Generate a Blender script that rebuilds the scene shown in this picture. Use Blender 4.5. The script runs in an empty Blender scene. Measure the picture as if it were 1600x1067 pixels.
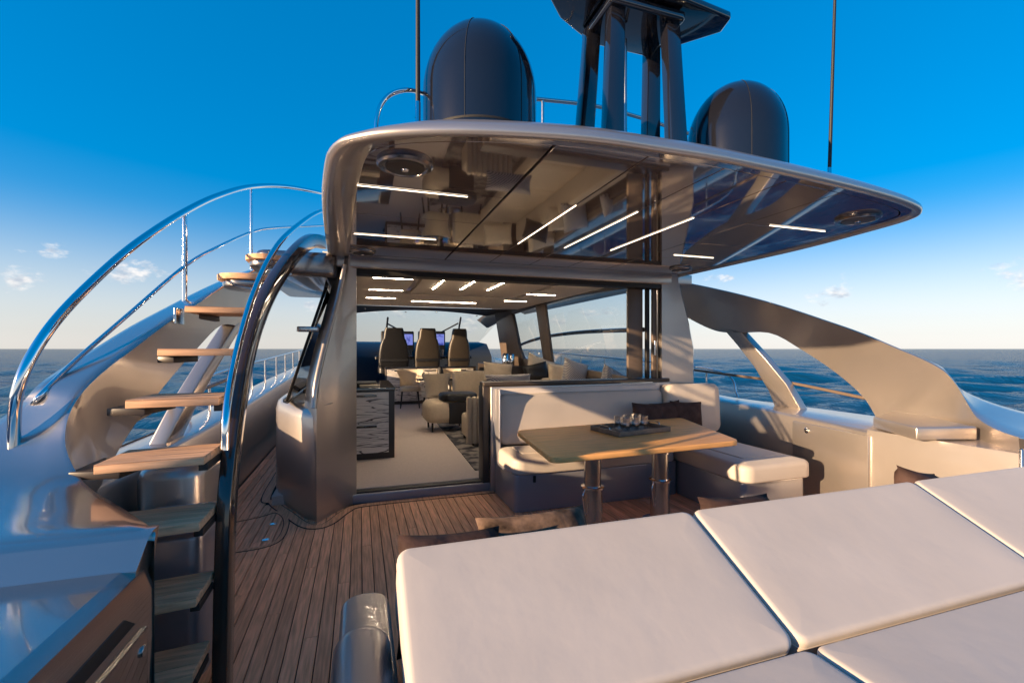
import bpy, bmesh, math, random
import numpy as np
from mathutils import Vector, Matrix
random.seed(7); rng = np.random.default_rng(7)
sc = bpy.context.scene
COL = sc.collection
# ------------------------------------------------------------------ camera
F_PX, HOR, CZ = 720.0, 545.0, 1.5
YAW = math.atan(238 / F_PX); S_, C_ = math.sin(YAW), math.cos(YAW)
cam_d = bpy.data.cameras.new('camera'); cam = bpy.data.objects.new('camera', cam_d); COL.objects.link(cam)
cam.location = (0, 0, CZ); cam.rotation_euler = (math.pi / 2, 0, -YAW)
cam_d.sensor_width = 36; cam_d.lens = 36 * F_PX / 1600; cam_d.shift_y = (HOR - 533.5) / 1600
cam_d.clip_start = 0.05; cam_d.clip_end = 90000
sc.camera = cam
# ------------------------------------------------------------------ light
SUN_EL, SUN_AZ = math.radians(10.5), math.radians(-103)      # azimuth clockwise from the bow (+Y)
SKY_STRENGTH, SUN_STRENGTH, EXPOSURE = 0.106, 2.9, 2.05
sdir = Vector((math.sin(SUN_AZ) * math.cos(SUN_EL), math.cos(SUN_AZ) * math.cos(SUN_EL), math.sin(SUN_EL)))
sun_d = bpy.data.lights.new('sun', 'SUN'); sun = bpy.data.objects.new('sun', sun_d); COL.objects.link(sun)
sun_d.energy = SUN_STRENGTH; sun_d.angle = math.radians(0.6); sun_d.color = (1.0, 0.70, 0.42)
sun.rotation_euler = (-sdir).to_track_quat('-Z', 'Y').to_euler()
sun.location = (-20, -5, 10)
vs = sc.view_settings
vs.view_transform = 'Standard'; vs.look = 'None'; vs.gamma = 1; vs.exposure = EXPOSURE; vs.use_curve_mapping = False

def world_setup():
    w = bpy.data.worlds.new('World'); sc.world = w; w.use_nodes = True
    nt = w.node_tree; N = nt.nodes; L = nt.links; N.clear()
    def nd(t, **k):
        n = N.new(t)
        for a, b in k.items(): setattr(n, a, b)
        return n
    def m(op, a, b=None, c=None, clamp=False):
        n = nd('ShaderNodeMath', operation=op, use_clamp=clamp)
        for i, v in enumerate((a, b, c)):
            if v is None: continue
            if isinstance(v, (int, float)): n.inputs[i].default_value = v
            else: L.new(v, n.inputs[i])
        return n.outputs[0]
    sky = nd('ShaderNodeTexSky', sky_type='NISHITA', sun_disc=False)
    sky.sun_elevation = SUN_EL; sky.sun_rotation = SUN_AZ; sky.altitude = 0
    sky.air_density = 1.0; sky.dust_density = 0.2; sky.ozone_density = 4.0
    gm = nd('ShaderNodeGamma'); gm.inputs[1].default_value = 0.50; L.new(sky.outputs[0], gm.inputs[0])
    wb = nd('ShaderNodeMix', data_type='RGBA', blend_type='MULTIPLY'); wb.inputs[0].default_value = 1; wb.inputs[7].default_value = (1.03, .94, .96, 1)   # white balance of the photograph
    hs = nd('ShaderNodeHueSaturation'); L.new(gm.outputs[0], wb.inputs[6]); L.new(wb.outputs[2], hs.inputs['Color'])
    tc = nd('ShaderNodeTexCoord'); sp = nd('ShaderNodeSeparateXYZ'); L.new(tc.outputs['Generated'], sp.inputs[0])
    az = m('ARCTAN2', sp.outputs[0], sp.outputs[1]); el = m('ARCSINE', sp.outputs[2])
    sr = nd('ShaderNodeMapRange', interpolation_type='SMOOTHSTEP'); sr.inputs[1].default_value = -.02; sr.inputs[2].default_value = .26; sr.inputs[3].default_value = .35; sr.inputs[4].default_value = 2.1
    L.new(el, sr.inputs[0]); L.new(sr.outputs[0], hs.inputs['Saturation'])       # sea haze greys the sky towards the horizon, all round
    no = nd('ShaderNodeTexNoise'); no.inputs['Scale'].default_value = 34; no.inputs['Detail'].default_value = 7; no.inputs['Roughness'].default_value = .62
    mp = nd('ShaderNodeMapping'); mp.inputs['Scale'].default_value = (1, 1, 1.9); L.new(tc.outputs['Generated'], mp.inputs[0]); L.new(mp.outputs[0], no.inputs[0])
    def blob(u, v, wu, wv):
        a = (u - 800) / F_PX
        A = YAW + math.atan(a); E = math.atan((HOR - v) / F_PX * math.cos(math.atan(a)))
        return (A, E, wu / F_PX * math.cos(math.atan(a)) ** 2, wv / F_PX * math.cos(math.atan(a)))
    bl = [blob(20, 437, 60, 26), blob(84, 390, 32, 15), blob(205, 424, 75, 22), blob(35, 392, 18, 8), blob(488, 478, 16, 11),
          blob(1296, 459, 42, 20), blob(1318, 446, 14, 20), blob(1112, 436, 36, 9), blob(580, 480, 60, 14),
          blob(735, 500, 36, 26), blob(660, 484, 80, 15), blob(940, 487, 38, 8), blob(830, 470, 22, 12), blob(870, 500, 18, 9)]
    r2 = random.Random(3)
    for i in range(16):
        A = math.radians(70 + i * 16.5 + r2.uniform(-6, 6)); A = (A + math.pi) % (2 * math.pi) - math.pi
        if abs(A) > math.pi - .15: continue
        bl.append((A, math.radians(r2.uniform(3, 9)), r2.uniform(.04, .1), r2.uniform(.015, .035)))
    tot = None
    for A, E, wa, we in bl:
        da = m('DIVIDE', m('SUBTRACT', az, A), wa); de = m('DIVIDE', m('SUBTRACT', el, E), we)
        q = m('SUBTRACT', 1.0, m('ADD', m('MULTIPLY', da, da), m('MULTIPLY', de, de)))
        q = m('MAXIMUM', q, -1.0)
        tot = q if tot is None else m('MAXIMUM', tot, q)
    dens = m('ADD', m('MULTIPLY', tot, .55), m('MULTIPLY', m('SUBTRACT', no.outputs[0], .5), 3.2))
    mr = nd('ShaderNodeMapRange', interpolation_type='SMOOTHSTEP'); mr.inputs[1].default_value = .12; mr.inputs[2].default_value = 1.0; mr.inputs[4].default_value = .72
    L.new(dens, mr.inputs[0])
    gate = nd('ShaderNodeMapRange', interpolation_type='SMOOTHSTEP'); gate.inputs[1].default_value = -.25; gate.inputs[2].default_value = .3
    L.new(tot, gate.inputs[0])
    fac = m('MULTIPLY', mr.outputs[0], gate.outputs[0])
    no2 = nd('ShaderNodeTexNoise'); no2.inputs['Scale'].default_value = 60; no2.inputs['Detail'].default_value = 3
    L.new(mp.outputs[0], no2.inputs[0])
    cr = nd('ShaderNodeValToRGB'); cr.color_ramp.elements[0].position = .35; cr.color_ramp.elements[1].position = .62
    cr.color_ramp.elements[0].color = (1.3, 1.4, 1.6, 1); cr.color_ramp.elements[1].color = (2.7, 2.5, 2.35, 1)
    L.new(no2.outputs[0], cr.inputs[0])
    mx = nd('ShaderNodeMix', data_type='RGBA'); L.new(fac, mx.inputs[0]); L.new(hs.outputs[0], mx.inputs[6]); L.new(cr.outputs[0], mx.inputs[7])
    bg = nd('ShaderNodeBackground'); bg.inputs[1].default_value = SKY_STRENGTH; L.new(mx.outputs[2], bg.inputs[0])
    out = nd('ShaderNodeOutputWorld'); L.new(bg.outputs[0], out.inputs[0])
world_setup()

# ------------------------------------------------------------------ pixel -> place helpers
def ray(u, v):
    a = (u - 800) / F_PX; return (S_ + a * C_, C_ - a * S_, (HOR - v) / F_PX)
def pz(u, v, z):
    r = ray(u, v); d = (z - CZ) / r[2]; return Vector((r[0] * d, r[1] * d, z))
def py(u, v, Y):
    r = ray(u, v); d = Y / r[1]; return Vector((r[0] * d, Y, CZ + r[2] * d))
def px(u, v, X):
    r = ray(u, v); d = X / r[0]; return Vector((X, r[1] * d, CZ + r[2] * d))
def ppl(u, v, a, b, c, k):
    r = ray(u, v); d = (k - c * CZ) / (a * r[0] + b * r[1] + c * r[2]); return Vector((r[0] * d, r[1] * d, CZ + r[2] * d))
CB = 1.70                                  # the yacht's centre line
def mir(p): return Vector((2 * CB - p[0], p[1], p[2]))

# ------------------------------------------------------------------ materials
MAT = {}
def mat(name, col, rough=.5, metal=0, coat=0, coat_rough=.03, ior=1.5, noise=0, nscale=8, stretch=(1, 1, 1), bump=0, bscale=60, bdist=.002,
        emis=None, estr=0, rvar=0, sheen=0, objrand=0, spec=.5):
    m = bpy.data.materials.new(name); m.use_nodes = True
    nt = m.node_tree; b = nt.nodes['Principled BSDF']; L = nt.links
    b.inputs['Base Color'].default_value = (*col, 1); b.inputs['Roughness'].default_value = rough; b.inputs['Metallic'].default_value = metal
    b.inputs['Coat Weight'].default_value = coat; b.inputs['Coat Roughness'].default_value = coat_rough; b.inputs['IOR'].default_value = ior
    b.inputs['Specular IOR Level'].default_value = spec
    if sheen: b.inputs['Sheen Weight'].default_value = sheen
    if emis: b.inputs['Emission Color'].default_value = (*emis, 1); b.inputs['Emission Strength'].default_value = estr
    tc = nt.nodes.new('ShaderNodeTexCoord'); mp = nt.nodes.new('ShaderNodeMapping'); mp.inputs['Scale'].default_value = stretch
    L.new(tc.outputs['Object'], mp.inputs[0])
    if noise or rvar:
        n = nt.nodes.new('ShaderNodeTexNoise'); n.inputs['Scale'].default_value = nscale; n.inputs['Detail'].default_value = 5
        L.new(mp.outputs[0], n.inputs[0])
        if noise:
            r = nt.nodes.new('ShaderNodeMapRange'); r.inputs[1].default_value = .3; r.inputs[2].default_value = .7
            r.inputs[3].default_value = 1 - noise; r.inputs[4].default_value = 1 + noise; L.new(n.outputs[0], r.inputs[0])
            h = nt.nodes.new('ShaderNodeHueSaturation'); h.inputs['Color'].default_value = (*col, 1); L.new(r.outputs[0], h.inputs['Value'])
            if objrand:
                oi = nt.nodes.new('ShaderNodeObjectInfo'); r3 = nt.nodes.new('ShaderNodeMapRange')
                r3.inputs[3].default_value = 1 - objrand; r3.inputs[4].default_value = 1 + objrand; L.new(oi.outputs['Random'], r3.inputs[0])
                mm = nt.nodes.new('ShaderNodeMath'); mm.operation = 'MULTIPLY'; L.new(r.outputs[0], mm.inputs[0]); L.new(r3.outputs[0], mm.inputs[1])
                L.new(mm.outputs[0], h.inputs['Value'])
                ad = nt.nodes.new('ShaderNodeVectorMath'); ad.operation = 'ADD'; cb = nt.nodes.new('ShaderNodeCombineXYZ')
                ml = nt.nodes.new('ShaderNodeMath'); ml.operation = 'MULTIPLY'; ml.inputs[1].default_value = 57; L.new(oi.outputs['Random'], ml.inputs[0])
                L.new(ml.outputs[0], cb.inputs[0]); L.new(ml.outputs[0], cb.inputs[1]); L.new(mp.outputs[0], ad.inputs[0]); L.new(cb.outputs[0], ad.inputs[1]); L.new(ad.outputs[0], n.inputs[0])
            L.new(h.outputs[0], b.inputs['Base Color'])
        if rvar:
            r2 = nt.nodes.new('ShaderNodeMapRange'); r2.inputs[3].default_value = max(0, rough - rvar); r2.inputs[4].default_value = rough + rvar
            L.new(n.outputs[0], r2.inputs[0]); L.new(r2.outputs[0], b.inputs['Roughness'])
    if bump:
        n2 = nt.nodes.new('ShaderNodeTexNoise'); n2.inputs['Scale'].default_value = bscale; n2.inputs['Detail'].default_value = 4; L.new(mp.outputs[0], n2.inputs[0])
        bp = nt.nodes.new('ShaderNodeBump'); bp.inputs['Strength'].default_value = bump; bp.inputs['Distance'].default_value = bdist
        L.new(n2.outputs[0], bp.inputs['Height']); L.new(bp.outputs[0], b.inputs['Normal'])
    MAT[name] = m; return m
mat('paint', (.50, .45, .415), .36, metal=.80, coat=.55, coat_rough=.03, rvar=.05, nscale=3)
mat('paint_gloss', (.46, .42, .39), .20, metal=.92, coat=.8, coat_rough=.015, rvar=.03, nscale=3)
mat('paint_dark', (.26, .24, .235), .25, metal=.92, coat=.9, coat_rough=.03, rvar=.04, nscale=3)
mat('paint_base', (.30, .30, .34), .35, metal=.5, coat=.6, coat_rough=.06, rvar=.05, nscale=3)
mat('lacquer', (.15, .098, .078), .05, coat=1, coat_rough=.006, ior=2.0, spec=.8)
mat('black_gloss', (.010, .010, .014), .08, coat=1, coat_rough=.01, ior=1.6)
mat('radome_black', (.008, .009, .014), .12, coat=.5, coat_rough=.03, rvar=.03, nscale=6)
mat('stringer_lacquer', (.035, .022, .018), .09, coat=.5, coat_rough=.02)
mat('black_matt', (.012, .011, .011), .55)
mat('rubber', (.008, .008, .008), .7)
mat('chrome', (.78, .78, .80), .06, metal=1)
mat('steel', (.55, .54, .53), .22, metal=1, rvar=.05, nscale=20)
mat('teak', (.80, .43, .25), .6, spec=.15, noise=.28, nscale=7, stretch=(9, .55, 9), bump=.25, bscale=30, bdist=.0015, objrand=.16)
mat('teak_tread', (.72, .42, .24), .6, spec=.12, noise=.25, nscale=6, stretch=(.8, 9, 9), bump=.2, bscale=30, bdist=.001, objrand=.08)
mat('teak_table', (.84, .43, .15), .45, spec=.3, noise=.2, nscale=5, stretch=(.7, 8, 8), bump=.1, bscale=30, bdist=.0008)
mat('leather', (.53, .47, .415), .55, noise=.05, nscale=2.5, bump=.30, bscale=7, bdist=.007, sheen=.1)
mat('leather_grey', (.60, .55, .52), .5, noise=.04, nscale=2.5, bump=.3, bscale=8, bdist=.005)
mat('piping', (.52, .45, .39), .55)
mat('velvet', (.06, .036, .032), .75, noise=.5, nscale=9, spec=.12, bump=.7, bscale=14, bdist=.012)
mat('velvet_print', (.13, .085, .06), .75, noise=.85, nscale=11, spec=.12, bump=.6, bscale=14, bdist=.012)
mat('carpet', (.55, .47, .42), .95, noise=.06, nscale=40, bump=.4, bscale=400, bdist=.003)
mat('cream_fabric', (.56, .46, .34), .9, noise=.06, nscale=30, bump=.3, bscale=200, bdist=.002)
mat('ceiling_fabric', (.82, .73, .62), .8, noise=.03, nscale=20)
mat('dark_trim', (.045, .034, .028), .4, rvar=.05, nscale=10)
mat('brown_trim', (.13, .095, .072), .42, noise=.06, nscale=12)
mat('chair_leather', (.055, .043, .032), .45, noise=.08, nscale=6)
mat('black_leather', (.014, .013, .014), .42, rvar=.06, nscale=10)
mat('dash', (.018, .025, .038), .35)
mat('wall_trim', (.22, .17, .13), .5)
mat('light', (.9, .8, .65), .5, emis=(1.0, .80, .58), estr=1.2)
mat('saloon_light', (.9, .8, .65), .5, emis=(1.0, .80, .58), estr=30.0)
mat('screen', (.01, .01, .02), .2, emis=(.10, .13, .55), estr=.22)
mat('caulk', (.010, .009, .009), .8)
mat('white_metal', (.72, .72, .74), .18, metal=.9)
mat('grey_weave', (.33, .30, .29), .9, noise=.35, nscale=60, bump=.3, bscale=150)
mat('tray', (.16, .12, .095), .45, noise=.2, nscale=30)

def special_mats():
    # architectural glass: tinted see-through with a fresnel mirror
    def glass(name, tint, gloss=1.0, base=.04):
        m = bpy.data.materials.new(name); m.use_nodes = True; nt = m.node_tree; nt.nodes.clear(); L = nt.links
        t = nt.nodes.new('ShaderNodeBsdfTransparent'); t.inputs[0].default_value = (*tint, 1)
        g = nt.nodes.new('ShaderNodeBsdfGlossy'); g.inputs['Roughness'].default_value = .01; g.inputs[0].default_value = (gloss, gloss, gloss, 1)
        ge = nt.nodes.new('ShaderNodeNewGeometry'); dt = nt.nodes.new('ShaderNodeVectorMath'); dt.operation = 'DOT_PRODUCT'; L.new(ge.outputs['Normal'], dt.inputs[0]); L.new(ge.outputs['Incoming'], dt.inputs[1])
        def mth(op, a, b=0.0):
            n = nt.nodes.new('ShaderNodeMath'); n.operation = op
            if isinstance(a, float): n.inputs[0].default_value = a
            else: L.new(a, n.inputs[0])
            if isinstance(b, float): n.inputs[1].default_value = b
            else: L.new(b, n.inputs[1])
            return n
        f = mth('ADD', mth('MULTIPLY', mth('POWER', mth('SUBTRACT', 1.0, mth('ABSOLUTE', dt.outputs['Value']).outputs[0]).outputs[0], 5.0).outputs[0], .9).outputs[0], base)
        mx = nt.nodes.new('ShaderNodeMixShader'); o = nt.nodes.new('ShaderNodeOutputMaterial')
        L.new(f.outputs[0], mx.inputs[0]); L.new(t.outputs[0], mx.inputs[1]); L.new(g.outputs[0], mx.inputs[2]); L.new(mx.outputs[0], o.inputs[0]); MAT[name] = m
    glass('glass', (.86, .88, .88)); glass('clear_glass', (.90, .91, .92), base=.16)
    m = mat('mirror_glass', (.03, .035, .04), .03, ior=2.4, coat=1, spec=1.0)
    # zebra wood
    m = mat('zebra', (.62, .56, .50), .35, coat=.4, coat_rough=.1); nt = m.node_tree; b = nt.nodes['Principled BSDF']; L = nt.links
    tc = nt.nodes.new('ShaderNodeTexCoord'); mp = nt.nodes.new('ShaderNodeMapping'); mp.inputs['Scale'].default_value = (.5, .5, 6.0); L.new(tc.outputs['Object'], mp.inputs[0])
    w = nt.nodes.new('ShaderNodeTexNoise'); w.inputs['Scale'].default_value = 1.6; w.inputs['Detail'].default_value = 3; w.inputs['Distortion'].default_value = .7; L.new(mp.outputs[0], w.inputs[0])
    sn = nt.nodes.new('ShaderNodeMath'); sn.operation = 'MULTIPLY'; sn.inputs[1].default_value = 62; L.new(w.outputs[0], sn.inputs[0])
    s2 = nt.nodes.new('ShaderNodeMath'); s2.operation = 'SINE'; L.new(sn.outputs[0], s2.inputs[0])
    cr = nt.nodes.new('ShaderNodeValToRGB'); cr.color_ramp.elements[0].position = .0; cr.color_ramp.elements[1].position = .12
    cr.color_ramp.elements[0].color = (.03, .024, .02, 1); cr.color_ramp.elements[1].color = (.80, .75, .69, 1)
    mr = nt.nodes.new('ShaderNodeMapRange'); mr.inputs[1].default_value = -1; mr.inputs[2].default_value = 1; L.new(s2.outputs[0], mr.inputs[0]); L.new(mr.outputs[0], cr.inputs[0]); L.new(cr.outputs[0], b.inputs['Base Color'])
    # rug
    m = mat('rug', (.1, .1, .1), .95, bump=.4, bscale=300, bdist=.004); nt = m.node_tree; b = nt.nodes['Principled BSDF']; L = nt.links
    tc = nt.nodes.new('ShaderNodeTexCoord'); n = nt.nodes.new('ShaderNodeTexNoise'); n.inputs['Scale'].default_value = 5; n.inputs['Detail'].default_value = 4; L.new(tc.outputs['Object'], n.inputs[0])
    cr = nt.nodes.new('ShaderNodeValToRGB'); cr.color_ramp.elements[0].position = .44; cr.color_ramp.elements[1].position = .56
    cr.color_ramp.elements[0].color = (.045, .045, .055, 1); cr.color_ramp.elements[1].color = (.26, .235, .21, 1); L.new(n.outputs[0], cr.inputs[0]); L.new(cr.outputs[0], b.inputs['Base Color'])
    # striped cushion
    m = mat('stripe', (.6, .55, .5), .9); nt = m.node_tree; b = nt.nodes['Principled BSDF']; L = nt.links
    tc = nt.nodes.new('ShaderNodeTexCoord'); w = nt.nodes.new('ShaderNodeTexWave'); w.bands_direction = 'DIAGONAL'; w.inputs['Scale'].default_value = 16; L.new(tc.outputs['Object'], w.inputs[0])
    cr = nt.nodes.new('ShaderNodeValToRGB'); cr.color_ramp.interpolation = 'CONSTANT'; cr.color_ramp.elements[1].position = .5
    cr.color_ramp.elements[0].color = (.14, .14, .18, 1); cr.color_ramp.elements[1].color = (.62, .56, .5, 1); L.new(w.outputs[0], cr.inputs[0]); L.new(cr.outputs[0], b.inputs['Base Color'])
    # navigation screen: chart-like print
    m = MAT['screen']; nt = m.node_tree; b = nt.nodes['Principled BSDF']; L = nt.links
    tc = nt.nodes.new('ShaderNodeTexCoord'); n = nt.nodes.new('ShaderNodeTexNoise'); n.inputs['Scale'].default_value = 6; L.new(tc.outputs['Object'], n.inputs[0])
    cr = nt.nodes.new('ShaderNodeValToRGB'); cr.color_ramp.elements[0].color = (.05, .07, .38, 1); cr.color_ramp.elements[1].color = (.22, .26, .75, 1); cr.color_ramp.elements[0].position = .45; cr.color_ramp.elements[1].position = .55
    L.new(n.outputs[0], cr.inputs[0]); L.new(cr.outputs[0], b.inputs['Emission Color'])
    # sea
    m = bpy.data.materials.new('sea'); m.use_nodes = True; MAT['sea'] = m; nt = m.node_tree; L = nt.links; nt.nodes.clear()
    ge = nt.nodes.new('ShaderNodeNewGeometry'); acc = None
    for s, dist, det in ((.45, .40, 4), (2.2, .16, 5)):
        mp = nt.nodes.new('ShaderNodeMapping'); mp.inputs['Scale'].default_value = (1, .6, 1); mp.inputs['Rotation'].default_value = (0, 0, .5); L.new(ge.outputs['Position'], mp.inputs[0])
        n = nt.nodes.new('ShaderNodeTexNoise'); n.inputs['Scale'].default_value = s; n.inputs['Detail'].default_value = det; n.inputs['Roughness'].default_value = .6; L.new(mp.outputs[0], n.inputs[0])
        bp = nt.nodes.new('ShaderNodeBump'); bp.inputs['Strength'].default_value = 1.0; bp.inputs['Distance'].default_value = dist; L.new(n.outputs[0], bp.inputs['Height'])
        if acc: L.new(acc, bp.inputs['Normal'])
        acc = bp.outputs[0]
    df = nt.nodes.new('ShaderNodeBsdfDiffuse'); df.inputs[0].default_value = (.004, .048, .10, 1)
    gl = nt.nodes.new('ShaderNodeBsdfGlossy'); gl.inputs['Roughness'].default_value = .07; L.new(acc, gl.inputs['Normal'])
    lw = nt.nodes.new('ShaderNodeLayerWeight'); lw.inputs[0].default_value = .5; L.new(acc, lw.inputs['Normal'])
    pw = nt.nodes.new('ShaderNodeMath'); pw.operation = 'POWER'; pw.inputs[1].default_value = 3.5; L.new(lw.outputs['Facing'], pw.inputs[0])
    mr = nt.nodes.new('ShaderNodeMapRange'); mr.inputs[3].default_value = .02; mr.inputs[4].default_value = .6; L.new(pw.outputs[0], mr.inputs[0])
    mx = nt.nodes.new('ShaderNodeMixShader'); o = nt.nodes.new('ShaderNodeOutputMaterial')
    L.new(mr.outputs[0], mx.inputs[0]); L.new(df.outputs[0], mx.inputs[1]); L.new(gl.outputs[0], mx.inputs[2]); L.new(mx.outputs[0], o.inputs[0])
special_mats()

# ------------------------------------------------------------------ mesh helpers
def wloc(o):
    v = Vector((0, 0, 0))
    while o is not None: v = v + o.location; o = o.parent
    return v
def tag(o, label=None, cat=None, group=None, kind=None):
    if label: o['label'] = label
    if cat: o['category'] = cat
    if group: o['group'] = group
    if kind: o['kind'] = kind
    return o
def thing(name, label, cat, loc=(0, 0, 0), group=None):
    o = bpy.data.objects.new(name, None); o.empty_display_size = .1; COL.objects.link(o); o.location = loc
    return tag(o, label, cat, group)
def build(name, verts, faces, material, parent=None, smooth=35, bevel=0, seg=2, solid=0, fix=True):
    V = [Vector(v) for v in verts]
    bm = bmesh.new(); bv = [bm.verts.new(v) for v in V]
    for f in faces:
        try: bm.faces.new([bv[i] for i in f])
        except ValueError: pass
    if fix: bmesh.ops.recalc_face_normals(bm, faces=bm.faces)
    if bevel:
        bm.normal_update()
        ed = [e for e in bm.edges if len(e.link_faces) == 2 and e.calc_face_angle(0) > math.radians(28)]
        bmesh.ops.bevel(bm, geom=ed, offset=bevel, segments=seg, profile=.5, affect='EDGES', clamp_overlap=True)
    return finish(name, bm, material, parent, smooth)
def finish(name, bm, material, parent=None, smooth=35):
    if parent is not None: off = wloc(parent)
    else:
        xs = [v.co for v in bm.verts]
        lo = Vector((min(v.x for v in xs), min(v.y for v in xs), min(v.z for v in xs))); hi = Vector((max(v.x for v in xs), max(v.y for v in xs), max(v.z for v in xs)))
        off = Vector(((lo.x + hi.x) / 2, (lo.y + hi.y) / 2, lo.z))
    for v in bm.verts: v.co -= off
    me = bpy.data.meshes.new(name); bm.to_mesh(me); bm.free()
    me.materials.append(MAT[material] if isinstance(material, str) else material)
    if smooth:
        me.polygons.foreach_set('use_smooth', [True] * len(me.polygons)); me.set_sharp_from_angle(angle=math.radians(smooth))
    o = bpy.data.objects.new(name, me); COL.objects.link(o)
    if parent is not None: o.parent = parent
    else: o.location = off
    return o
def rr(x0, x1, y0, y1, r, n=6):
    r = max(1e-4, min(r, (x1 - x0) / 2 - 1e-4, (y1 - y0) / 2 - 1e-4)); out = []
    for cx, cy, a0 in ((x1 - r, y1 - r, 0), (x0 + r, y1 - r, 90), (x0 + r, y0 + r, 180), (x1 - r, y0 + r, 270)):
        for i in range(n + 1):
            a = math.radians(a0 + 90 * i / n); out.append((cx + r * math.cos(a), cy + r * math.sin(a)))
    return out
def rbox(name, x0, x1, y0, y1, z0, z1, material, parent=None, rv=.01, rt=.008, rb=.0, bulge=0, seg=3, nc=3, xf=None, smooth=40):
    """box with rounded plan corners (rv), rounded top (rt) and bottom (rb) edges, optional crowned top"""
    loops = []
    def lp(off, z): loops.append([(x, y, z) for x, y in rr(x0 + off, x1 - off, y0 + off, y1 - off, max(rv - off, .001), nc)])
    if rb:
        for i in range(seg + 1):
            t = math.pi / 2 * (1 - i / seg); lp(rb * (1 - math.cos(t)), z0 + rb * (1 - math.sin(t)))
    else: lp(0, z0)
    if rt:
        for i in range(seg + 1):
            t = math.pi / 2 * i / seg; lp(rt * (1 - math.cos(t)), z1 - rt * (1 - math.sin(t)))
    else: lp(0, z1)
    if bulge:
        for q in (.2, .45, .7, 1.0): lp(rt + .09 * q, z1 + bulge * math.sin(math.pi / 2 * q))
    n = len(loops[0]); V = [v for l in loops for v in l]; Fc = []
    for k in range(len(loops) - 1):
        for i in range(n): Fc.append((k * n + i, k * n + (i + 1) % n, (k + 1) * n + (i + 1) % n, (k + 1) * n + i))
    Fc.append(tuple(range(n))[::-1]); Fc.append(tuple((len(loops) - 1) * n + i for i in range(n)))
    if xf: V = [xf(Vector(v)) for v in V]
    return build(name, V, Fc, material, parent, smooth)
def smooth_path(P, n=8):
    P = [Vector(p) for p in P]
    if len(P) < 3: return P
    Q = [P[0] * 2 - P[1]] + P + [P[-1] * 2 - P[-2]]; out = []
    for i in range(1, len(Q) - 2):
        p0, p1, p2, p3 = Q[i - 1:i + 3]
        for k in range(n):
            t = k / n
            out.append(.5 * ((2 * p1) + (p2 - p0) * t + (2 * p0 - 5 * p1 + 4 * p2 - p3) * t * t + (3 * p1 - p0 - 3 * p2 + p3) * t ** 3))
    out.append(P[-1]); return out
def tube(name, P, r, material, parent=None, n=10, sm=8, closed=False, r1=None, flat=None):
    P = smooth_path(P, sm) if sm else [Vector(p) for p in P]
    V, Fc = [], []; up = Vector((0, 0, 1)); N = len(P)
    t0 = (P[1] - P[0]).normalized(); nn = up.cross(t0)
    if nn.length < .05: nn = Vector((1, 0, 0))
    nn.normalize()
    for i, p in enumerate(P):
        t = (P[min(i + 1, N - 1)] - P[max(i - 1, 0)]).normalized()
        nn = (nn - t * nn.dot(t)).normalized(); bb = t.cross(nn)
        rad = r if r1 is None else r + (r1 - r) * i / (N - 1)
        for k in range(n):
            a = 2 * math.pi * k / n
            V.append(p + nn * math.cos(a) * rad + bb * math.sin(a) * rad * (flat or 1))
    for i in range(N - 1):
        for k in range(n): Fc.append((i * n + k, i * n + (k + 1) % n, (i + 1) * n + (k + 1) % n, (i + 1) * n + k))
    Fc.append(tuple(range(n))[::-1]); Fc.append(tuple((N - 1) * n + k for k in range(n)))
    return build(name, V, Fc, material, parent, 50)
def lathe(name, prof, c, material, parent=None, n=32, axis='z', smooth=40):
    V, Fc = [], []
    for r, z in prof:
        for k in range(n):
            a = 2 * math.pi * k / n
            p = (r * math.cos(a), r * math.sin(a), z)
            V.append(Vector(c) + Vector(p))
    for i in range(len(prof) - 1):
        for k in range(n): Fc.append((i * n + k, i * n + (k + 1) % n, (i + 1) * n + (k + 1) % n, (i + 1) * n + k))
    Fc.append(tuple(range(n))[::-1]); Fc.append(tuple((len(prof) - 1) * n + k for k in range(n)))
    return build(name, V, Fc, material, parent, smooth)
def slab(name, P, vec, material, parent=None, bevel=.006, seg=2, smooth=35):
    P = [Vector(p) for p in P]; n = len(P); vec = Vector(vec)
    V = P + [p + vec for p in P]
    Fc = [tuple(range(n)), tuple(range(2 * n - 1, n - 1, -1))] + [(i, (i + 1) % n, n + (i + 1) % n, n + i) for i in range(n)]
    return build(name, V, Fc, material, parent, smooth, bevel, seg)
def sheet(name, rows, material, parent=None, thick=None, smooth=60, bevel=0):
    """loft through rows of points (equal length); thick = vector for a solid"""
    R = [[Vector(p) for p in r] for r in rows]; n = len(R[0]); m = len(R)
    V = [p for r in R for p in r]; Fc = [(i * n + k, i * n + k + 1, (i + 1) * n + k + 1, (i + 1) * n + k) for i in range(m - 1) for k in range(n - 1)]
    if thick is not None:
        o = len(V); tv = Vector(thick); V = V + [p + tv for p in V]
        Fc += [tuple(o + q for q in f[::-1]) for f in Fc]
        for k in range(n - 1): Fc += [(k, k + 1, o + k + 1, o + k), ((m - 1) * n + k, (m - 1) * n + k + 1, o + (m - 1) * n + k + 1, o + (m - 1) * n + k)]
        for i in range(m - 1): Fc += [(i * n, (i + 1) * n, o + (i + 1) * n, o + i * n), (i * n + n - 1, (i + 1) * n + n - 1, o + (i + 1) * n + n - 1, o + i * n + n - 1)]
    return build(name, V, Fc, material, parent, smooth, bevel)
def loft_rings(name, rings, material, parent=None, smooth=40, bevel=0, caps=True):
    n = len(rings[0]); V = [Vector(p) for r in rings for p in r]
    Fc = [(i * n + k, i * n + (k + 1) % n, (i + 1) * n + (k + 1) % n, (i + 1) * n + k) for i in range(len(rings) - 1) for k in range(n)]
    if caps: Fc += [tuple(range(n))[::-1], tuple((len(rings) - 1) * n + k for k in range(n))]
    return build(name, V, Fc, material, parent, smooth, bevel)
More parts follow.
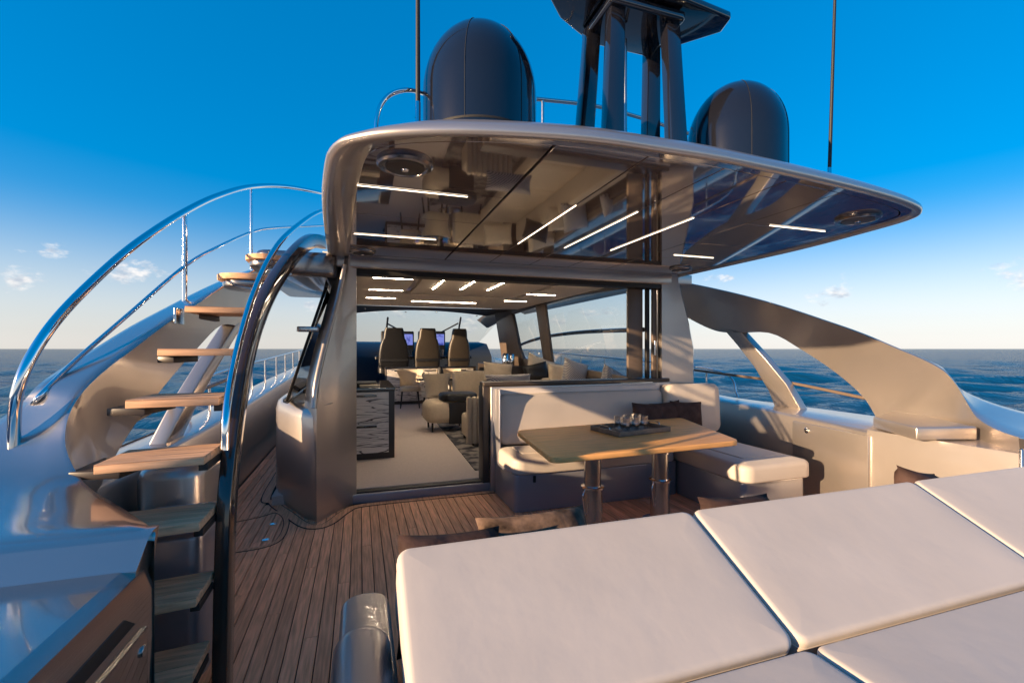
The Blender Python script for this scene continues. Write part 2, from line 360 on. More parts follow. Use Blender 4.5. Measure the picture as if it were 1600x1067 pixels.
def pillow(name, label, c, w, h, t, rz, tilt, material, group=None, roll=0, cat='cushion', seed=0):
    rg = random.Random(seed); n = 14; V, Fc = [], []
    M = Matrix.Translation(Vector(c)) @ Matrix.Rotation(rz, 4, 'Z') @ Matrix.Rotation(tilt, 4, 'X') @ Matrix.Rotation(roll, 4, 'Y')
    ph = [rg.uniform(0, 6.28) for _ in range(6)]
    for s in (1, -1):
        for i in range(n + 1):
            for k in range(n + 1):
                a, b = -1 + 2 * i / n, -1 + 2 * k / n
                pinch = 1 - .07 * (1 - a * a) * (b * b) ; pinch2 = 1 - .07 * (1 - b * b) * (a * a)
                th = t * .5 * ((1 - a ** 4) * (1 - b ** 4)) ** .55
                wr = .10 * t * math.sin(3 * a + ph[0] + 2 * b) * math.sin(4 * b + ph[1]) * (1 - a * a) * (1 - b * b)
                V.append(M @ Vector((a * w / 2 * pinch2, s * (th + wr), b * h / 2 * pinch)))
    m = (n + 1) ** 2
    for s in (0, 1):
        for i in range(n):
            for k in range(n):
                q = s * m + i * (n + 1) + k; f = (q, q + 1, q + n + 2, q + n + 1); Fc.append(f if s == 0 else f[::-1])
    bm = bmesh.new(); bv = [bm.verts.new(v) for v in V]
    for f in Fc: bm.faces.new([bv[i] for i in f])
    bmesh.ops.remove_doubles(bm, verts=bm.verts, dist=.0005); bmesh.ops.recalc_face_normals(bm, faces=bm.faces)
    o = finish(name, bm, material, None, 80)
    return tag(o, label, cat, group)
def copy_tree(o, parent=None):
    c = o.copy(); COL.objects.link(c); c.parent = parent
    for ch in list(o.children): copy_tree(ch, c)
    return c

# ================================================================== THE SETTING
def build_sea():
    nr, na = 520, 860; r = 7.0 * np.exp(np.linspace(0, math.log(60000 / 7.0), nr)); a = np.linspace(0, 2 * np.pi, na, endpoint=False)
    Rr, A = np.meshgrid(r, a, indexing='ij'); X = CB + Rr * np.sin(A); Y = 4 + Rr * np.cos(A); Z = np.zeros_like(X)
    cell = Rr * max(math.log(60000 / 7.0) / nr, 2 * math.pi / na)
    for i in range(54):
        wl = 1.1 * (16 ** rng.random()); th = rng.normal(.9, .55); k = 2 * np.pi / wl
        amp = .0095 * wl ** .85 ; ph = rng.uniform(0, 6.28)
        att = np.clip((wl / cell - 2.5) / 3, 0, 1)
        s = np.sin(k * (X * np.cos(th) + Y * np.sin(th)) + ph); Z += att * amp * (s + .25 * (2 * s * s - 1))
    Z -= 2.6
    me = bpy.data.meshes.new('sea'); me.vertices.add(nr * na); me.vertices.foreach_set('co', np.stack([X, Y, Z], -1).astype(np.float32).ravel())
    i, k = np.meshgrid(np.arange(nr - 1), np.arange(na), indexing='ij'); k2 = (k + 1) % na
    q = np.stack([i * na + k, (i + 1) * na + k, (i + 1) * na + k2, i * na + k2], -1).reshape(-1, 4)[:, ::-1]
    nf = len(q); me.loops.add(nf * 4); me.loops.foreach_set('vertex_index', q.ravel().astype(np.int32))
    me.polygons.add(nf); me.polygons.foreach_set('loop_start', np.arange(0, nf * 4, 4, dtype=np.int32)); me.polygons.foreach_set('use_smooth', np.ones(nf, dtype=bool))
    me.update(calc_edges=True); me.materials.append(MAT['sea'])
    if me.polygons[0].normal.z < 0: me.flip_normals()
    o = bpy.data.objects.new('sea', me); COL.objects.link(o); tag(o, 'wind rippled dark blue sea reaching the horizon', 'sea', kind='structure')
build_sea()

# ---- hull sides and the deck
ZB = .80                                                    # bulwark height
def sheer(y): return max(0, (y - 5)) * .03
hull = thing('hull', 'champagne grey yacht hull side below the bulwark caps', 'hull', (CB, 6, -2.9))
for s in (-1, 1):
    rows = []
    for z, off in ((.88, 0), (-.4, -.03), (-1.6, -.14), (-2.9, -.4)):
        rows.append([(CB + s * (hw + off * (1 if y < 14 else .6)), y, z + (sheer(y) - .12 if z > 0 else 0)) for y, hw in ((-2.5, 3.42), (2, 3.42), (6, 3.38), (11, 3.2), (16, 2.4), (20, .9), (21.5, .06))])
    sheet('side_shell', rows, 'paint', hull)
    
deck = rbox('deck', -1.6, 5.0, -2.5, 16.5, -.10, -.012, 'caulk', rv=.01, rt=0); tag(deck, 'teak planked yacht deck with dark caulked seams', 'deck', kind='structure')
pitch = .0735
def plank_mesh(L):
    w = pitch / 2 - .0028; b = .0015
    V = [(-w, 0, -.012), (w, 0, -.012), (w, L, -.012), (-w, L, -.012), (-w, 0, -b), (w, 0, -b), (w, L, -b), (-w, L, -b), (-w + b, b, 0), (w - b, b, 0), (w - b, L - b, 0), (-w + b, L - b, 0)]
    Fc = [(0, 1, 5, 4), (1, 2, 6, 5), (2, 3, 7, 6), (3, 0, 4, 7), (4, 5, 9, 8), (5, 6, 10, 9), (6, 7, 11, 10), (7, 4, 8, 11), (8, 9, 10, 11)]
    me = bpy.data.meshes.new('plank'); me.from_pydata(V, [], Fc); me.materials.append(MAT['teak']); return me
PM = {}
dl = wloc(deck)
x = -1.235 + pitch / 2; i = 0
while x < 4.66:
    y0, y1 = -.5, 4.66
    if x < -.86: y1 = 16.0
    elif x < -.30: y1 = 4.95
    cuts = [y0]; yy = y0 + .6 + (i * 1.37) % 2.2
    while yy < y1 - .7: cuts.append(yy); yy += 2.3
    cuts.append(y1)
    for a, b in zip(cuts[:-1], cuts[1:]):
        L = round(b - a - .003, 3)
        if L not in PM: PM[L] = plank_mesh(L)
        o = bpy.data.objects.new('plank', PM[L]); COL.objects.link(o); o.parent = deck; o.location = Vector((x, a, 0)) - dl
    x += pitch; i += 1
def strip(name, P, w, z, material, parent, h=.004):
    """a flat band of width w along a path on the deck"""
    P = smooth_path(P, 8); L_, R_ = [], []
    for i, p in enumerate(P):
        t = (P[min(i + 1, len(P) - 1)] - P[max(i - 1, 0)]); t.z = 0; t.normalize(); nn = Vector((-t.y, t.x, 0))
        L_.append(p + nn * w / 2 + Vector((0, 0, z))); R_.append(p - nn * w / 2 + Vector((0, 0, z)))
    return sheet(name, [L_, R_], material, parent, thick=(0, 0, -h), smooth=30)
WING = [(1.34, 4.66, 0), (.6, 4.66, 0), (.02, 4.64, 0), (-.12, 4.52, 0), (-.24, 4.27, 0), (-.34, 4.20, 0), (-.46, 4.30, 0), (-.62, 4.62, 0), (-.80, 5.0, 0), (-.91, 5.5, 0), (-.92, 9, 0), (-.92, 14, 0)]
strip('caulk_line', WING, .095, .003, 'caulk', deck)
strip('margin_board', WING, .075, .006, 'teak', deck)
HT = [pz(350, 818, 0), pz(400, 808, 0), pz(432, 800, 0), pz(447, 812, 0), pz(440, 838, 0), pz(415, 853, 0), pz(352, 864, 0)]
strip('caulk_line', HT, .05, .002, 'caulk', deck); strip('hatch_border', HT, .036, .005, 'teak', deck)
for u, v in ((427, 819), (415, 844)):
    p = pz(u, v, 0); rbox('deck_fitting', p.x - .03, p.x + .03, p.y - .022, p.y + .022, .001, .009, 'chrome', deck, rv=.02, rt=.003)

# ---- bulwarks
def bulwark(right):
    lab = 'champagne grey bulwark with latched locker door behind the dining chaise' if right else 'champagne grey bulwark along the side deck beyond the staircase'
    t = thing('bulwark', lab, 'bulwark', (4.7 if right else -1.3, 6, 0))
    f = (lambda p: Vector(p)) if right else mir
    inn = [(4.65, 16), (4.65, 9), (4.64, 5.6), (4.55, 4.9), (4.25, 3.6), (3.99, 2.68)] if right else [(4.65, 16), (4.65, 9), (4.65, 4), (4.65, 2.45)]
    inn = [(v.x, v.y) for v in smooth_path([Vector((a, b, 0)) for a, b in inn], 5)]
    ys = lambda y: ZB + .02 + sheer(y)
    rows = [[f((x, y, -.02)) for x, y in inn], [f((x, y, ys(y) - .03)) for x, y in inn], [f((x + .012, y, ys(y) - .008)) for x, y in inn], [f((x + .035, y, ys(y))) for x, y in inn],
            [f((max(x + .25, 4.92), y, ys(y) + .005)) for x, y in inn], [f((5.08 if y < 11 else 4.98, y, ys(y) - .05)) for x, y in inn]]
    sheet('inner_panel', rows, 'paint', t, smooth=50)
    # side deck guard rail
    rp = [(4.9, y, ys(y) + .34 + (.05 if y > 6 else 0)) for y in (5.3, 7, 9, 11.5, 14, 16)]
    rail = thing('guard_rail', 'thin polished guard rail with short posts on the ' + ('bulwark outside the saloon windows' if right else 'side deck bulwark past the staircase'), 'railing', f((4.9, 9, .8)))
    tube('rail_tube', [f(p) for p in [(4.9, 5.0, ys(5) + .02)] + rp], .014, 'white_metal', rail)
    for y in (5.6, 6.6, 7.6, 8.6, 9.7, 10.8, 12, 13.2, 14.5):
        zt = np.interp(y, [p[1] for p in rp], [p[2] for p in rp]); tube('post', [f((4.9, y, ys(y))), f((4.9, y, zt))], .013, 'white_metal', rail, sm=0)
    return t
bw_r = bulwark(True); bw_l = bulwark(False)
# locker door on the dining side: proud panel with a latch
def on_bul(u, v, off=.0):   # vertical plane through (4.25,3.6)-(3.99,2.68)
    ax, ay, bx, by = 4.25, 3.6, 3.99, 2.68; nx, ny = (by - ay), -(bx - ax); l = math.hypot(nx, ny); nx /= l; ny /= l
    if nx > 0: nx, ny = -nx, -ny
    p = ppl(u, v, nx, ny, 0, nx * ax + ny * ay + off); return p, Vector((nx, ny, 0))
P4 = [on_bul(u, v)[0] for u, v in ((1242, 657), (1361, 681))]
nrm = on_bul(1242, 657)[1]
door = slab('locker_door', [P4[0], P4[1], Vector((P4[1].x, P4[1].y, .05)), Vector((P4[0].x, P4[0].y, .05))], nrm * .028, 'paint', bw_r, bevel=.008)
lc = on_bul(1266, 672)[0] + nrm * .03
def disc(name, c, nr_, r, h, material, parent, n=20, bev=.2):
    q = Vector((0, 0, 1)).rotation_difference(Vector(nr_)); V, Fc = [], []
    prof = [(r, 0), (r, h * (1 - bev)), (r * (1 - bev * .5), h), (.001, h)]
    for rad, z in prof:
        for k in range(n):
            a = 2 * math.pi * k / n; V.append(Vector(c) + q @ Vector((rad * math.cos(a), rad * math.sin(a), z)))
    for i in range(len(prof) - 1):
        for k in range(n): Fc.append((i * n + k, i * n + (k + 1) % n, (i + 1) * n + (k + 1) % n, (i + 1) * n + k))
    Fc.append(tuple(range(n))[::-1]); return build(name, V, Fc, material, parent, 40)
disc('latch', lc, nrm, .030, .012, 'chrome', door); disc('latch_button', lc + nrm * .012, nrm, .014, .008, 'steel', door)

# ---- arches sweeping from the roof down to the quarters
K = .36
def apl(u, v): return ppl(u, v, 1, 0, K, 4.65 + K)
E_TOP = [apl(*q) for q in ((1045, 437), (1105, 449), (1165, 463), (1225, 480), (1288, 501), (1345, 521), (1404, 546), (1440, 561))]
E_LOW = [apl(*q) for q in ((1071, 495), (1110, 514), (1140, 520), (1201, 520), (1250, 545), (1303, 580), (1346, 617), (1368, 650))]
FOOT = [Vector(p) for p in ((-1.13, 2.47, 1.32), (-1.15, 2.40, 1.22), (-1.12, 2.32, 1.10), (-1.0, 2.19, .985), (-.79, 1.97, .938), (-.63, 1.765, .922), (-.615, 1.735, .895))]
def arch(right):
    f = (lambda p: Vector(p)) if right else mir
    lab = 'sweeping champagne grey arch rising behind the dining sofa to the roof' if right else 'sweeping champagne grey arch carrying the staircase treads up to the roof'
    t = thing('roof_arch', lab, 'arch', f((4.6, 2.6, .8)))
    g = (lambda p: f(mir(p)))
    E = [f(p) for p in E_TOP] + [g(p) for p in FOOT]
    E = smooth_path(E, 4)
    nb = len(E); out = 1 if right else -1
    low_pts = smooth_path([f(p) for p in E_LOW] + [g((-1.28, 3.0, .70)), g((-1.27, 2.75, .3)), g((-1.24, 2.55, .02)), g((-1.0, 2.2, .02)), g((-.79, 1.97, .02)), g((-.62, 1.75, .02))], 4)
    m = len(low_pts); Lw = [low_pts[min(m - 1, int(round(i * (m - 1) / (nb - 1))))] for i in range(nb)]
    mid = [[E[i].lerp(Lw[i], q) for i in range(nb)] for q in (.03, .12, .3, .5, .7, .88, .97, 1)]
    rows = [E] + mid
    sheet('inner_face', rows, 'paint', t, smooth=60)
    # outward sloping top skin
    fo = [(-1.37, 2.60, 1.34), (-1.44, 2.60, 1.25), (-1.58, 2.54, 1.13), (-1.74, 2.38, 1.03), (-1.79, 2.05, .955), (-1.79, 1.79, .925), (-1.79, 1.735, .895)]
    O = [p + Vector((out * (.13 + .12 * max(0, min(1, 2.4 - p.z))), .10, -.012)) for p in [f(q) for q in E_TOP]] + [g(p) for p in fo]
    O = smooth_path(O, 4); assert len(O) == nb
    skin = []
    for q, lift in ((0, 0), (.05, .010), (.2, .010), (.5, .004), (.8, .0), (.94, -.004), (1, -.03)):
        skin.append([E[i].lerp(O[i], q) + Vector((0, 0, lift)) for i in range(nb)])
    skin.append([o + Vector((-out * .02, 0, -.22)) for o in O])
    sheet('top_skin', skin, 'paint' if right else 'paint_gloss', t, smooth=60)
    # outer skin closing the band
    sheet('outer_face', [[o + Vector((-out * .02, 0, -.22)) for o in O][: nb - 24], [l + Vector((out * .10, 0, 0)) for l in Lw][: nb - 24]], 'paint', t)
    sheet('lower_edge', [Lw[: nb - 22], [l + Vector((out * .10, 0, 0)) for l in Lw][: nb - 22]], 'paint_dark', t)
    # strut
    sp = [f(apl(*q)) for q in ((1128, 512), (1155, 516), (1195, 560), (1228, 600), (1258, 652), (1214, 645), (1200, 610), (1178, 573), (1152, 540))]
    slab('strut', sp, (out * .11, 0, 0), 'paint', t, bevel=.012, seg=3)
    # hand rail bar through the openings
    tube('opening_bar', [f(ppl(u, v, 1, 0, K, 4.78 + K)) for u, v in ((1085, 578), (1175, 590), (1235, 598), (1352, 622))], .018, 'brown_trim', t)
    return t
arch_r = arch(True); arch_l = arch(False)
for k_, (u, v) in enumerate(((277, 494),)):
    p = ppl(u, v, -1, 0, K, -(2 * CB - 4.65) + K); rbox('rail_bracket', p.x, p.x + .015, p.y - .06, p.y + .07, p.z - .045, p.z + .045, 'steel', arch_l, rv=.004, rt=.003)

# ---- quarter coamings aft of the stairs / dining side
def quarter(right):
    f = (lambda p: Vector(p)) if not right else mir
    t = thing('quarter_coaming', 'glossy grey quarter coaming with grab groove and latch beside the lowest treads' if not right else 'glossy grey quarter coaming at the foot of the arch behind the sunpad', 'coaming', f((-1.2, 1.0, 0)))
    # body
    ring = lambda z, o, yo=0: [f((-.62 - o, 1.75 - yo, z)), f((-.645 - o, .6, z)), f((-.66 - o, -1.2, z)), f((-1.82 + o * .3, -1.2, z)), f((-1.82 + o * .3, 1.75 - yo, z))]
    loft_rings('body', [ring(.0, .02), ring(.60, .0), ring(.75, 0), ring(.82, .012, .03), ring(.84, .05, .07)], 'paint_gloss', t, smooth=25)
    # raised step where the arch foot lands
    prof = [(1.79, .80), (1.79, .926), (1.745, .925), (1.715, .912), (1.655, .838), (1.655, .80)]
    loft_rings('step', [[f((x_ - max(0, .925 - z_) * .12, y_, z_)) for y_, z_ in prof] for x_ in (-.622, -.632, -1.2, -1.80)], 'paint_gloss', t, smooth=25)
    # groove and latch on the inner side
    def side(y, z, o=.0): return f((-.62 - .0217 * (1.75 - y) + o, y, z))
    slab('grab_groove', [side(1.56, .745, -.008), side(1.62, .70, -.008), side(.2, .70, -.008), side(.2, .745, -.008)], Vector((.012, 0, 0)) * (1 if not right else -1), 'black_matt', t, bevel=.003)
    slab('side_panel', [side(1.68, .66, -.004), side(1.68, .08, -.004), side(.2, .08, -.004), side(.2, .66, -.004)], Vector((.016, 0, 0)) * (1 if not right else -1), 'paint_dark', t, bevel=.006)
    n = Vector((1 if not right else -1, 0, 0)); c = f((-.630, 1.665, .43))
    if not right:
        c = px(213, 1018, -.628); disc('latch', c, n, .034, .014, 'chrome', t); disc('latch_button', c + n * .014, n, .016, .008, 'steel', t)
    return t
quarter(False); quarter(True)
# dining side moulded box at the end of the locker
t = thing('corner_locker', 'stepped grey moulded locker under the end of the arch', 'locker', (4.3, 2.3, 0))
ring = lambda z, o: [(3.985 + o, 2.70, z), (3.99 + o, 2.3, z), (4.0 + o, 1.77, z), (4.70, 1.77, z), (4.72, 2.70, z)]
loft_rings('body', [ring(0, 0), ring(.80, 0), ring(.83, .008)], 'paint', t, smooth=25)
slab('lid', [pz(1364, 668, .835), pz(1432, 688, .835), pz(1500, 690, .835) + Vector((.2, .0, 0)), pz(1380, 660, .835) + Vector((.35, .1, 0))], (0, 0, .095), 'paint', t, bevel=.012, seg=3)
lathe('corner_post', [(.012, 0), (.012, .86), (.006, .868)], (3.985, 1.76, 0), 'steel', t, n=12)

# ================================================================== HARDTOP
def offset_poly(P, d):
    n = len(P); out = []
    for i in range(n):
        a, b, c = P[i - 1], P[i], P[(i + 1) % n]
        t1 = Vector((b[0] - a[0], b[1] - a[1])).normalized(); t2 = Vector((c[0] - b[0], c[1] - b[1])).normalized()
        n1 = Vector((-t1.y, t1.x)); n2 = Vector((-t2.y, t2.x)); nn = (n1 + n2); nn.normalize()
        s = d / max(.4, nn.dot(n1)); out.append((b[0] + nn.x * s, b[1] + nn.y * s))
    return out
def clip(P, axis, val, keep_less):
    out = []; ins = lambda p: (p[axis] <= val) == keep_less
    for i in range(len(P)):
        a, b = P[i - 1], P[i]
        if ins(a) != ins(b):
            t = (val - a[axis]) / (b[axis] - a[axis]); out.append((a[0] + (b[0] - a[0]) * t, a[1] + (b[1] - a[1]) * t))
        if ins(b): out.append(b)
    return out
UZ = 2.40
hp = [(527, 400), (525, 330), (531, 270), (545, 232), (580, 216), (640, 208), (740, 206), (865, 212), (950, 220), (1030, 232), (1120, 246), (1200, 262), (1290, 282), (1370, 302), (1420, 318), (1434, 329), (1415, 341), (1340, 363), (1250, 387), (1160, 408), (1060, 431)]
HO = [pz(u, v, UZ) for u, v in hp]
HO[0].y = 4.73; HO[-1].y = 4.73
HO = smooth_path(HO, 5)
HOUT = [(p.x, p.y) for p in HO]                       # open path: port front -> aft -> starboard front (counter-clockwise seen from below)
t_ht = thing('hardtop', 'champagne rimmed hardtop with glossy brown panelled underside over the dining area', 'roof', (1.76, 4.7, 2.3))
closed = HOUT[:]                                      # closed by the front edge
area = sum(closed[i - 1][0] * closed[i][1] - closed[i][0] * closed[i - 1][1] for i in range(len(closed))) / 2
if area < 0: closed = closed[::-1]
def sweep_rim():
    P = HOUT; n = len(P); nor = []
    for i in range(n):
        a, b = P[max(0, i - 1)], P[min(n - 1, i + 1)]; t = Vector((b[0] - a[0], b[1] - a[1])).normalized(); nor.append(Vector((t.y, -t.x)))
    c = Vector((1.76, 3.3))
    if (Vector(P[n // 2]) - c).dot(nor[n // 2]) < 0: nor = [-q for q in nor]
    # keep the rim square to the bulkhead at the ends
    prof = [(-.03, .006), (-.022, -.012), (.0, -.020), (.012, -.017), (.019, -.008), (.021, .006), (.016, .022), (.0, .040), (-.05, .076), (-.12, .108), (-.30, .138), (-.7, .15)]
    rows = []
    for o, z in prof: rows.append([Vector((P[i][0] + nor[i].x * o * (1 + (.6 * min(1, max(0, (P[i][0] - 2.6) / .8))) + 1.0 * min(1, max(0, (.35 - P[i][0]) / .5)) * 3.0), P[i][1] + (nor[i].y * o), UZ + z)) for i in range(n)])
    sheet('rim', rows, 'paint', t_ht, smooth=70)
    last = rows[-1]; V = last; build('roof_skin', V, [tuple(range(len(V)))], 'paint', t_ht, 0)
    rbox('roof_block', -.10, 3.6, 3.2, 10.5, 2.46, 2.545, 'paint', t_ht, rv=.2, rt=.04)
sweep_rim()
def flat(name, P, z, h, material, parent, bevel=.002):
    return slab(name, [(x, y, z) for x, y in P], (0, 0, h), material, parent, bevel=bevel, seg=1)
inner = offset_poly(closed, .085)
# border frame: ring between the rim and the panels
nv = len(closed); V = [(x, y, UZ - .002) for x, y in closed] + [(x, y, UZ - .002) for x, y in inner] + [(x, y, UZ + .03) for x, y in inner]
build('border_frame', V, [(i, (i + 1) % nv, nv + (i + 1) % nv, nv + i) for i in range(nv)] + [(nv + i, nv + (i + 1) % nv, 2 * nv + (i + 1) % nv, 2 * nv + i) for i in range(nv)], 'lacquer', t_ht, 30)
flat('backing', [(x, y) for x, y in offset_poly(closed, .02)], UZ + .03, .01, 'rubber', t_ht)
pan = offset_poly(closed, .094)
XS = [-1, .82, 1.285, 1.73, 2.175, 2.64, 9]
def panel(P): 
    if len(P) > 2: flat('panel', P, UZ + .0, .02, 'lacquer', t_ht, bevel=.0025)
for k in range(6):
    g = .006 if k in (1,) else .003
    P = clip(clip(pan, 0, XS[k] + (.008 if XS[k] == .82 else .003), False), 0, XS[k + 1] - (.008 if XS[k + 1] == .82 else .003), True)
    if k in (0, 5):
        ys = [-9, 2.63, 3.23, 3.85, 99]
        for a, b in zip(ys[:-1], ys[1:]): panel(clip(clip(P, 1, a + .002, False), 1, b - .002, True))
    else: panel(P)
def strip_light(p, q, z, parent, w=.008, drop=.004, lm='light'):
    p = Vector(p); q = Vector(q); d = (q - p); d.z = 0; d.normalize(); n = Vector((-d.y, d.x, 0))
    def bar(name, hw, z0, z1, m, ext): return slab(name, [p - d * ext + n * hw + Vector((0, 0, z0 - p.z)), q + d * ext + n * hw + Vector((0, 0, z0 - q.z)), q + d * ext - n * hw + Vector((0, 0, z0 - q.z)), p - d * ext - n * hw + Vector((0, 0, z0 - p.z))], (0, 0, z1 - z0), m, parent, bevel=.001, seg=1)
    o = bar('strip_light', w * .5 + .004, z - drop + .001, z + .012, 'steel', .008)
    l = bar('diffuser', w * .5, z - drop - .002, z - drop + .006, lm, 0); l.parent = o; l.location = -(o.location) * 0
    off = wloc(o) - wloc(parent)
    return o
for a, b in (((558, 291), (732, 305)), ((553, 366), (682, 373)), ((1202, 352), (1290, 361)), ((1050, 399), (1118, 402))):
    p, q = pz(*a, UZ), pz(*b, UZ); y = (p.y + q.y) / 2; strip_light((p.x, y, UZ), (q.x, y, UZ), UZ, t_ht)
for (a, b), xx in ((((897, 320), (803, 380)), 1.285), (((993, 330), (882, 387)), 1.73), (((1085, 340), (955, 391)), 2.175)):
    p, q = pz(*a, UZ), pz(*b, UZ); strip_light((xx, p.y, UZ), (xx, q.y, UZ), UZ, t_ht)
for u, v, r in ((633, 256, .135), (567, 393, .12), (1340, 340, .135), (1063, 419, .12)):
    c = pz(u, v, UZ)
    sp = lathe('speaker', [(.001, .0), (r, .0), (r, -.012), (r * .93, -.022), (r * .80, -.024), (r * .76, -.016), (.001, -.016)], c, 'paint_dark', t_ht, n=40)
    lathe('speaker_grille', [(.001, -.008), (r * .72, -.012), (r * .68, -.024), (r * .2, -.031), (.001, -.031)], c, 'dark_trim', sp, n=36)
    lathe('speaker_badge', [(.001, -.028), (r * .14, -.030), (r * .11, -.036), (.001, -.036)], c, 'chrome', sp, n=16)

# roof gear
ZT = 2.55
def radome(u, lab):
    a = (u - 800) / F_PX; Y = 2.53; r = ray(u, 545); d = Y / r[1]; c = Vector((r[0] * d, Y, ZT))
    t = thing('satellite_radome', lab, 'radome', c, 'black radomes on the roof')
    prof = [(.30, .0), (.315, .02), (.318, .10), (.318, .36)] + [(.318 * math.cos(x), .36 + .40 * math.sin(x)) for x in [math.radians(q) for q in range(8, 90, 8)]] + [(.012, .76)]
    lathe('dome', prof, c, 'radome_black', t, n=64, smooth=50)
    lathe('seam', [(.3195, .10), (.3205, .106), (.3195, .112)], c, 'rubber', t, n=48)
    for an in (-118, -62):
        ca, sa = math.cos(math.radians(an)), math.sin(math.radians(an))
        tube('panel_joint', [c + Vector((r_ * ca * 1.003, r_ * sa * 1.003, z_ * 1.001)) for r_, z_ in prof[2:-1]], .0016, 'rubber', t, n=6, sm=3)
    lathe('flange', [(.318, .0), (.335, .004), (.335, .018), (.319, .024)], c, 'radome_black', t, n=48)
    lathe('foot', [(.26, -.10), (.26, .0)], c, 'paint_dark', t, n=32)
radome(750, 'larger looking gloss black radome dome beside the bent chrome roof rail'); radome(1150, 'gloss black radome dome between the mast and the leaning whip aerial')
m_ = thing('radar_mast', 'gloss black four legged radar mast with swept wing platform', 'mast', (1.68, 2.6, ZT))
for (ub, ut, Y, yt) in ((955, 962, 2.40, 2.48), (1060, 1046, 2.40, 2.48), (906, 925, 2.80, 2.72), (1015, 1018, 2.80, 2.72)):
    b = py(ub, 190, Y); tp = py(ut, 20, yt); b.z = ZT - .02; tp.z = 3.61
    w, dd = .062, .038
    rings = [[c + Vector((sx * w * k, sy * dd, 0)) for sx, sy in ((-1, -1), (1, -1), (1, 1), (-1, 1))] for c, k in ((b, 1.0), (tp, .80))]
    loft_rings('mast_leg', rings, 'black_gloss', m_, bevel=.008)
def wing(P, z, h, nm): return slab(nm, [(x, y, z) for x, y in P], (0, 0, h), 'black_gloss', m_, bevel=.02, seg=3)
cx = 1.68
wp = [(-.62, 2.40), (-.22, 2.34), (.22, 2.34), (.62, 2.40), (.66, 2.53), (.45, 2.74), (.24, 2.84), (-.24, 2.84), (-.45, 2.74), (-.66, 2.53)]
slab('wing_platform', [(cx + x, y, 3.615 + .05 * abs(x)) for x, y in wp], (0, 0, .055), 'black_gloss', m_, bevel=.018, seg=3)
rbox('platform_box', cx - .27, cx + .27, 2.40, 2.80, 3.56, 3.614, 'black_gloss', m_, rv=.03, rt=.01, rb=.02)
rbox('upper_pod', cx - .24, cx + .24, 2.38, 2.8, 3.685, 3.85, 'black_gloss', m_, rv=.08, rt=.05)
b = py(977, 180, 2.6); tube('cable_rod', [(b.x, 2.6, ZT), (b.x, 2.6, 3.5)], .011, 'steel', m_, sm=0)
for u, v, Y, du, lab in ((653, 168, 2.45, 0, 'upright black whip aerial beside the larger radome'), (1296, 246, 2.42, .05, 'slightly leaning black whip aerial standing alone on the roof edge')):
    p = py(u, v, Y); a_ = thing('whip_aerial', lab, 'antenna', (p.x, p.y, ZT - .1), 'whip aerials on the roof')
    base = Vector((p.x, p.y, ZT - .06)); top = base + Vector((du * 2.0, 0, 2.6))
    lathe('ferrule', [(.028, 0), (.024, .03), (.014, .05), (.014, .30), (.010, .31)], base, 'chrome', a_, n=16)
    tube('whip', [base + Vector((0, 0, .28)), top], .0125, 'black_matt', a_, sm=0, r1=.008)
rr_ = thing('roof_rail', 'bent chrome grab rail on the roof beside the larger radome', 'rail', (.2, 2.6, ZT))
tube('rail_tube', [py(587, 205, 2.5), py(589, 184, 2.5), py(596, 163, 2.5), py(612, 147, 2.5), py(640, 141, 2.5), py(668, 150, 2.7), py(688, 166, 2.8), py(690, 180, 2.8)], .012, 'chrome', rr_)
rr2 = thing('roof_rail', 'straight dark roof rail behind the radar mast', 'rail', (1.3, 4.2, ZT))
tube('rail_tube', [py(838, 155, 4.2), py(925, 165, 4.2), py(1000, 184, 4.2), py(1080, 210, 4.2)], .02, 'steel', rr2)
for u, v in ((848, 157), (1040, 197)): p = py(u, v, 4.2); tube('post', [p, Vector((p.x, p.y, ZT))], .016, 'steel', rr2, sm=0)

# ================================================================== AFT BULKHEAD, DOOR, CABIN SIDES
YD = 4.73
fr = thing('door_frame', 'champagne saloon door surround with dark sliding tracks', 'door frame', (1.7, YD, 0))
rbox('header', -.22, 3.92, YD, YD + .20, 2.285, 2.41, 'paint', fr, rv=.01, rt=.006, rb=.02)
rbox('track', -.05, 3.56, YD + .03, YD + .19, 2.235, 2.284, 'black_matt', fr, rv=.004, rt=0)
rbox('sill', -.08, 1.33, YD - .02, YD + .16, 0, .085, 'paint_base', fr, rv=.01, rt=.012)
rbox('sill_track', -.05, 1.31, YD + .02, YD + .12, .086, .098, 'black_matt', fr, rv=.004, rt=.003)
rbox('half_wall', 1.31, 3.56, YD - .06, YD + .06, 0, 1.10, 'paint', fr, rv=.008, rt=.006)
rbox('half_wall_cap', 1.24, 3.57, YD - .03, YD + .16, 1.105, 1.145, 'dark_trim', fr, rv=.012, rt=.01, rb=.008)
rbox('end_post', 1.235, 1.305, YD - .015, YD + .17, .086, 1.104, 'dark_trim', fr, rv=.008, rt=.003)
dp = thing('sliding_door', 'stacked dark framed glass sliding door leaf beside the bright pillar', 'door', (3.3, YD + .1, 1.1))
for x0, x1, yo, mt in ((3.12, 3.33, .18, 'brown_trim'), (3.345, 3.395, .13, 'black_matt'), (3.41, 3.47, .09, 'brown_trim'), (3.48, 3.55, .05, 'dark_trim')):
    rbox('stile', x0, x1, YD + yo, YD + yo + .04, 1.146, 2.234, mt, dp, rv=.006, rt=.003)
rbox('handle', 3.425, 3.455, YD + .075, YD + .089, 1.42, 1.60, 'steel', dp, rv=.006, rt=.004)

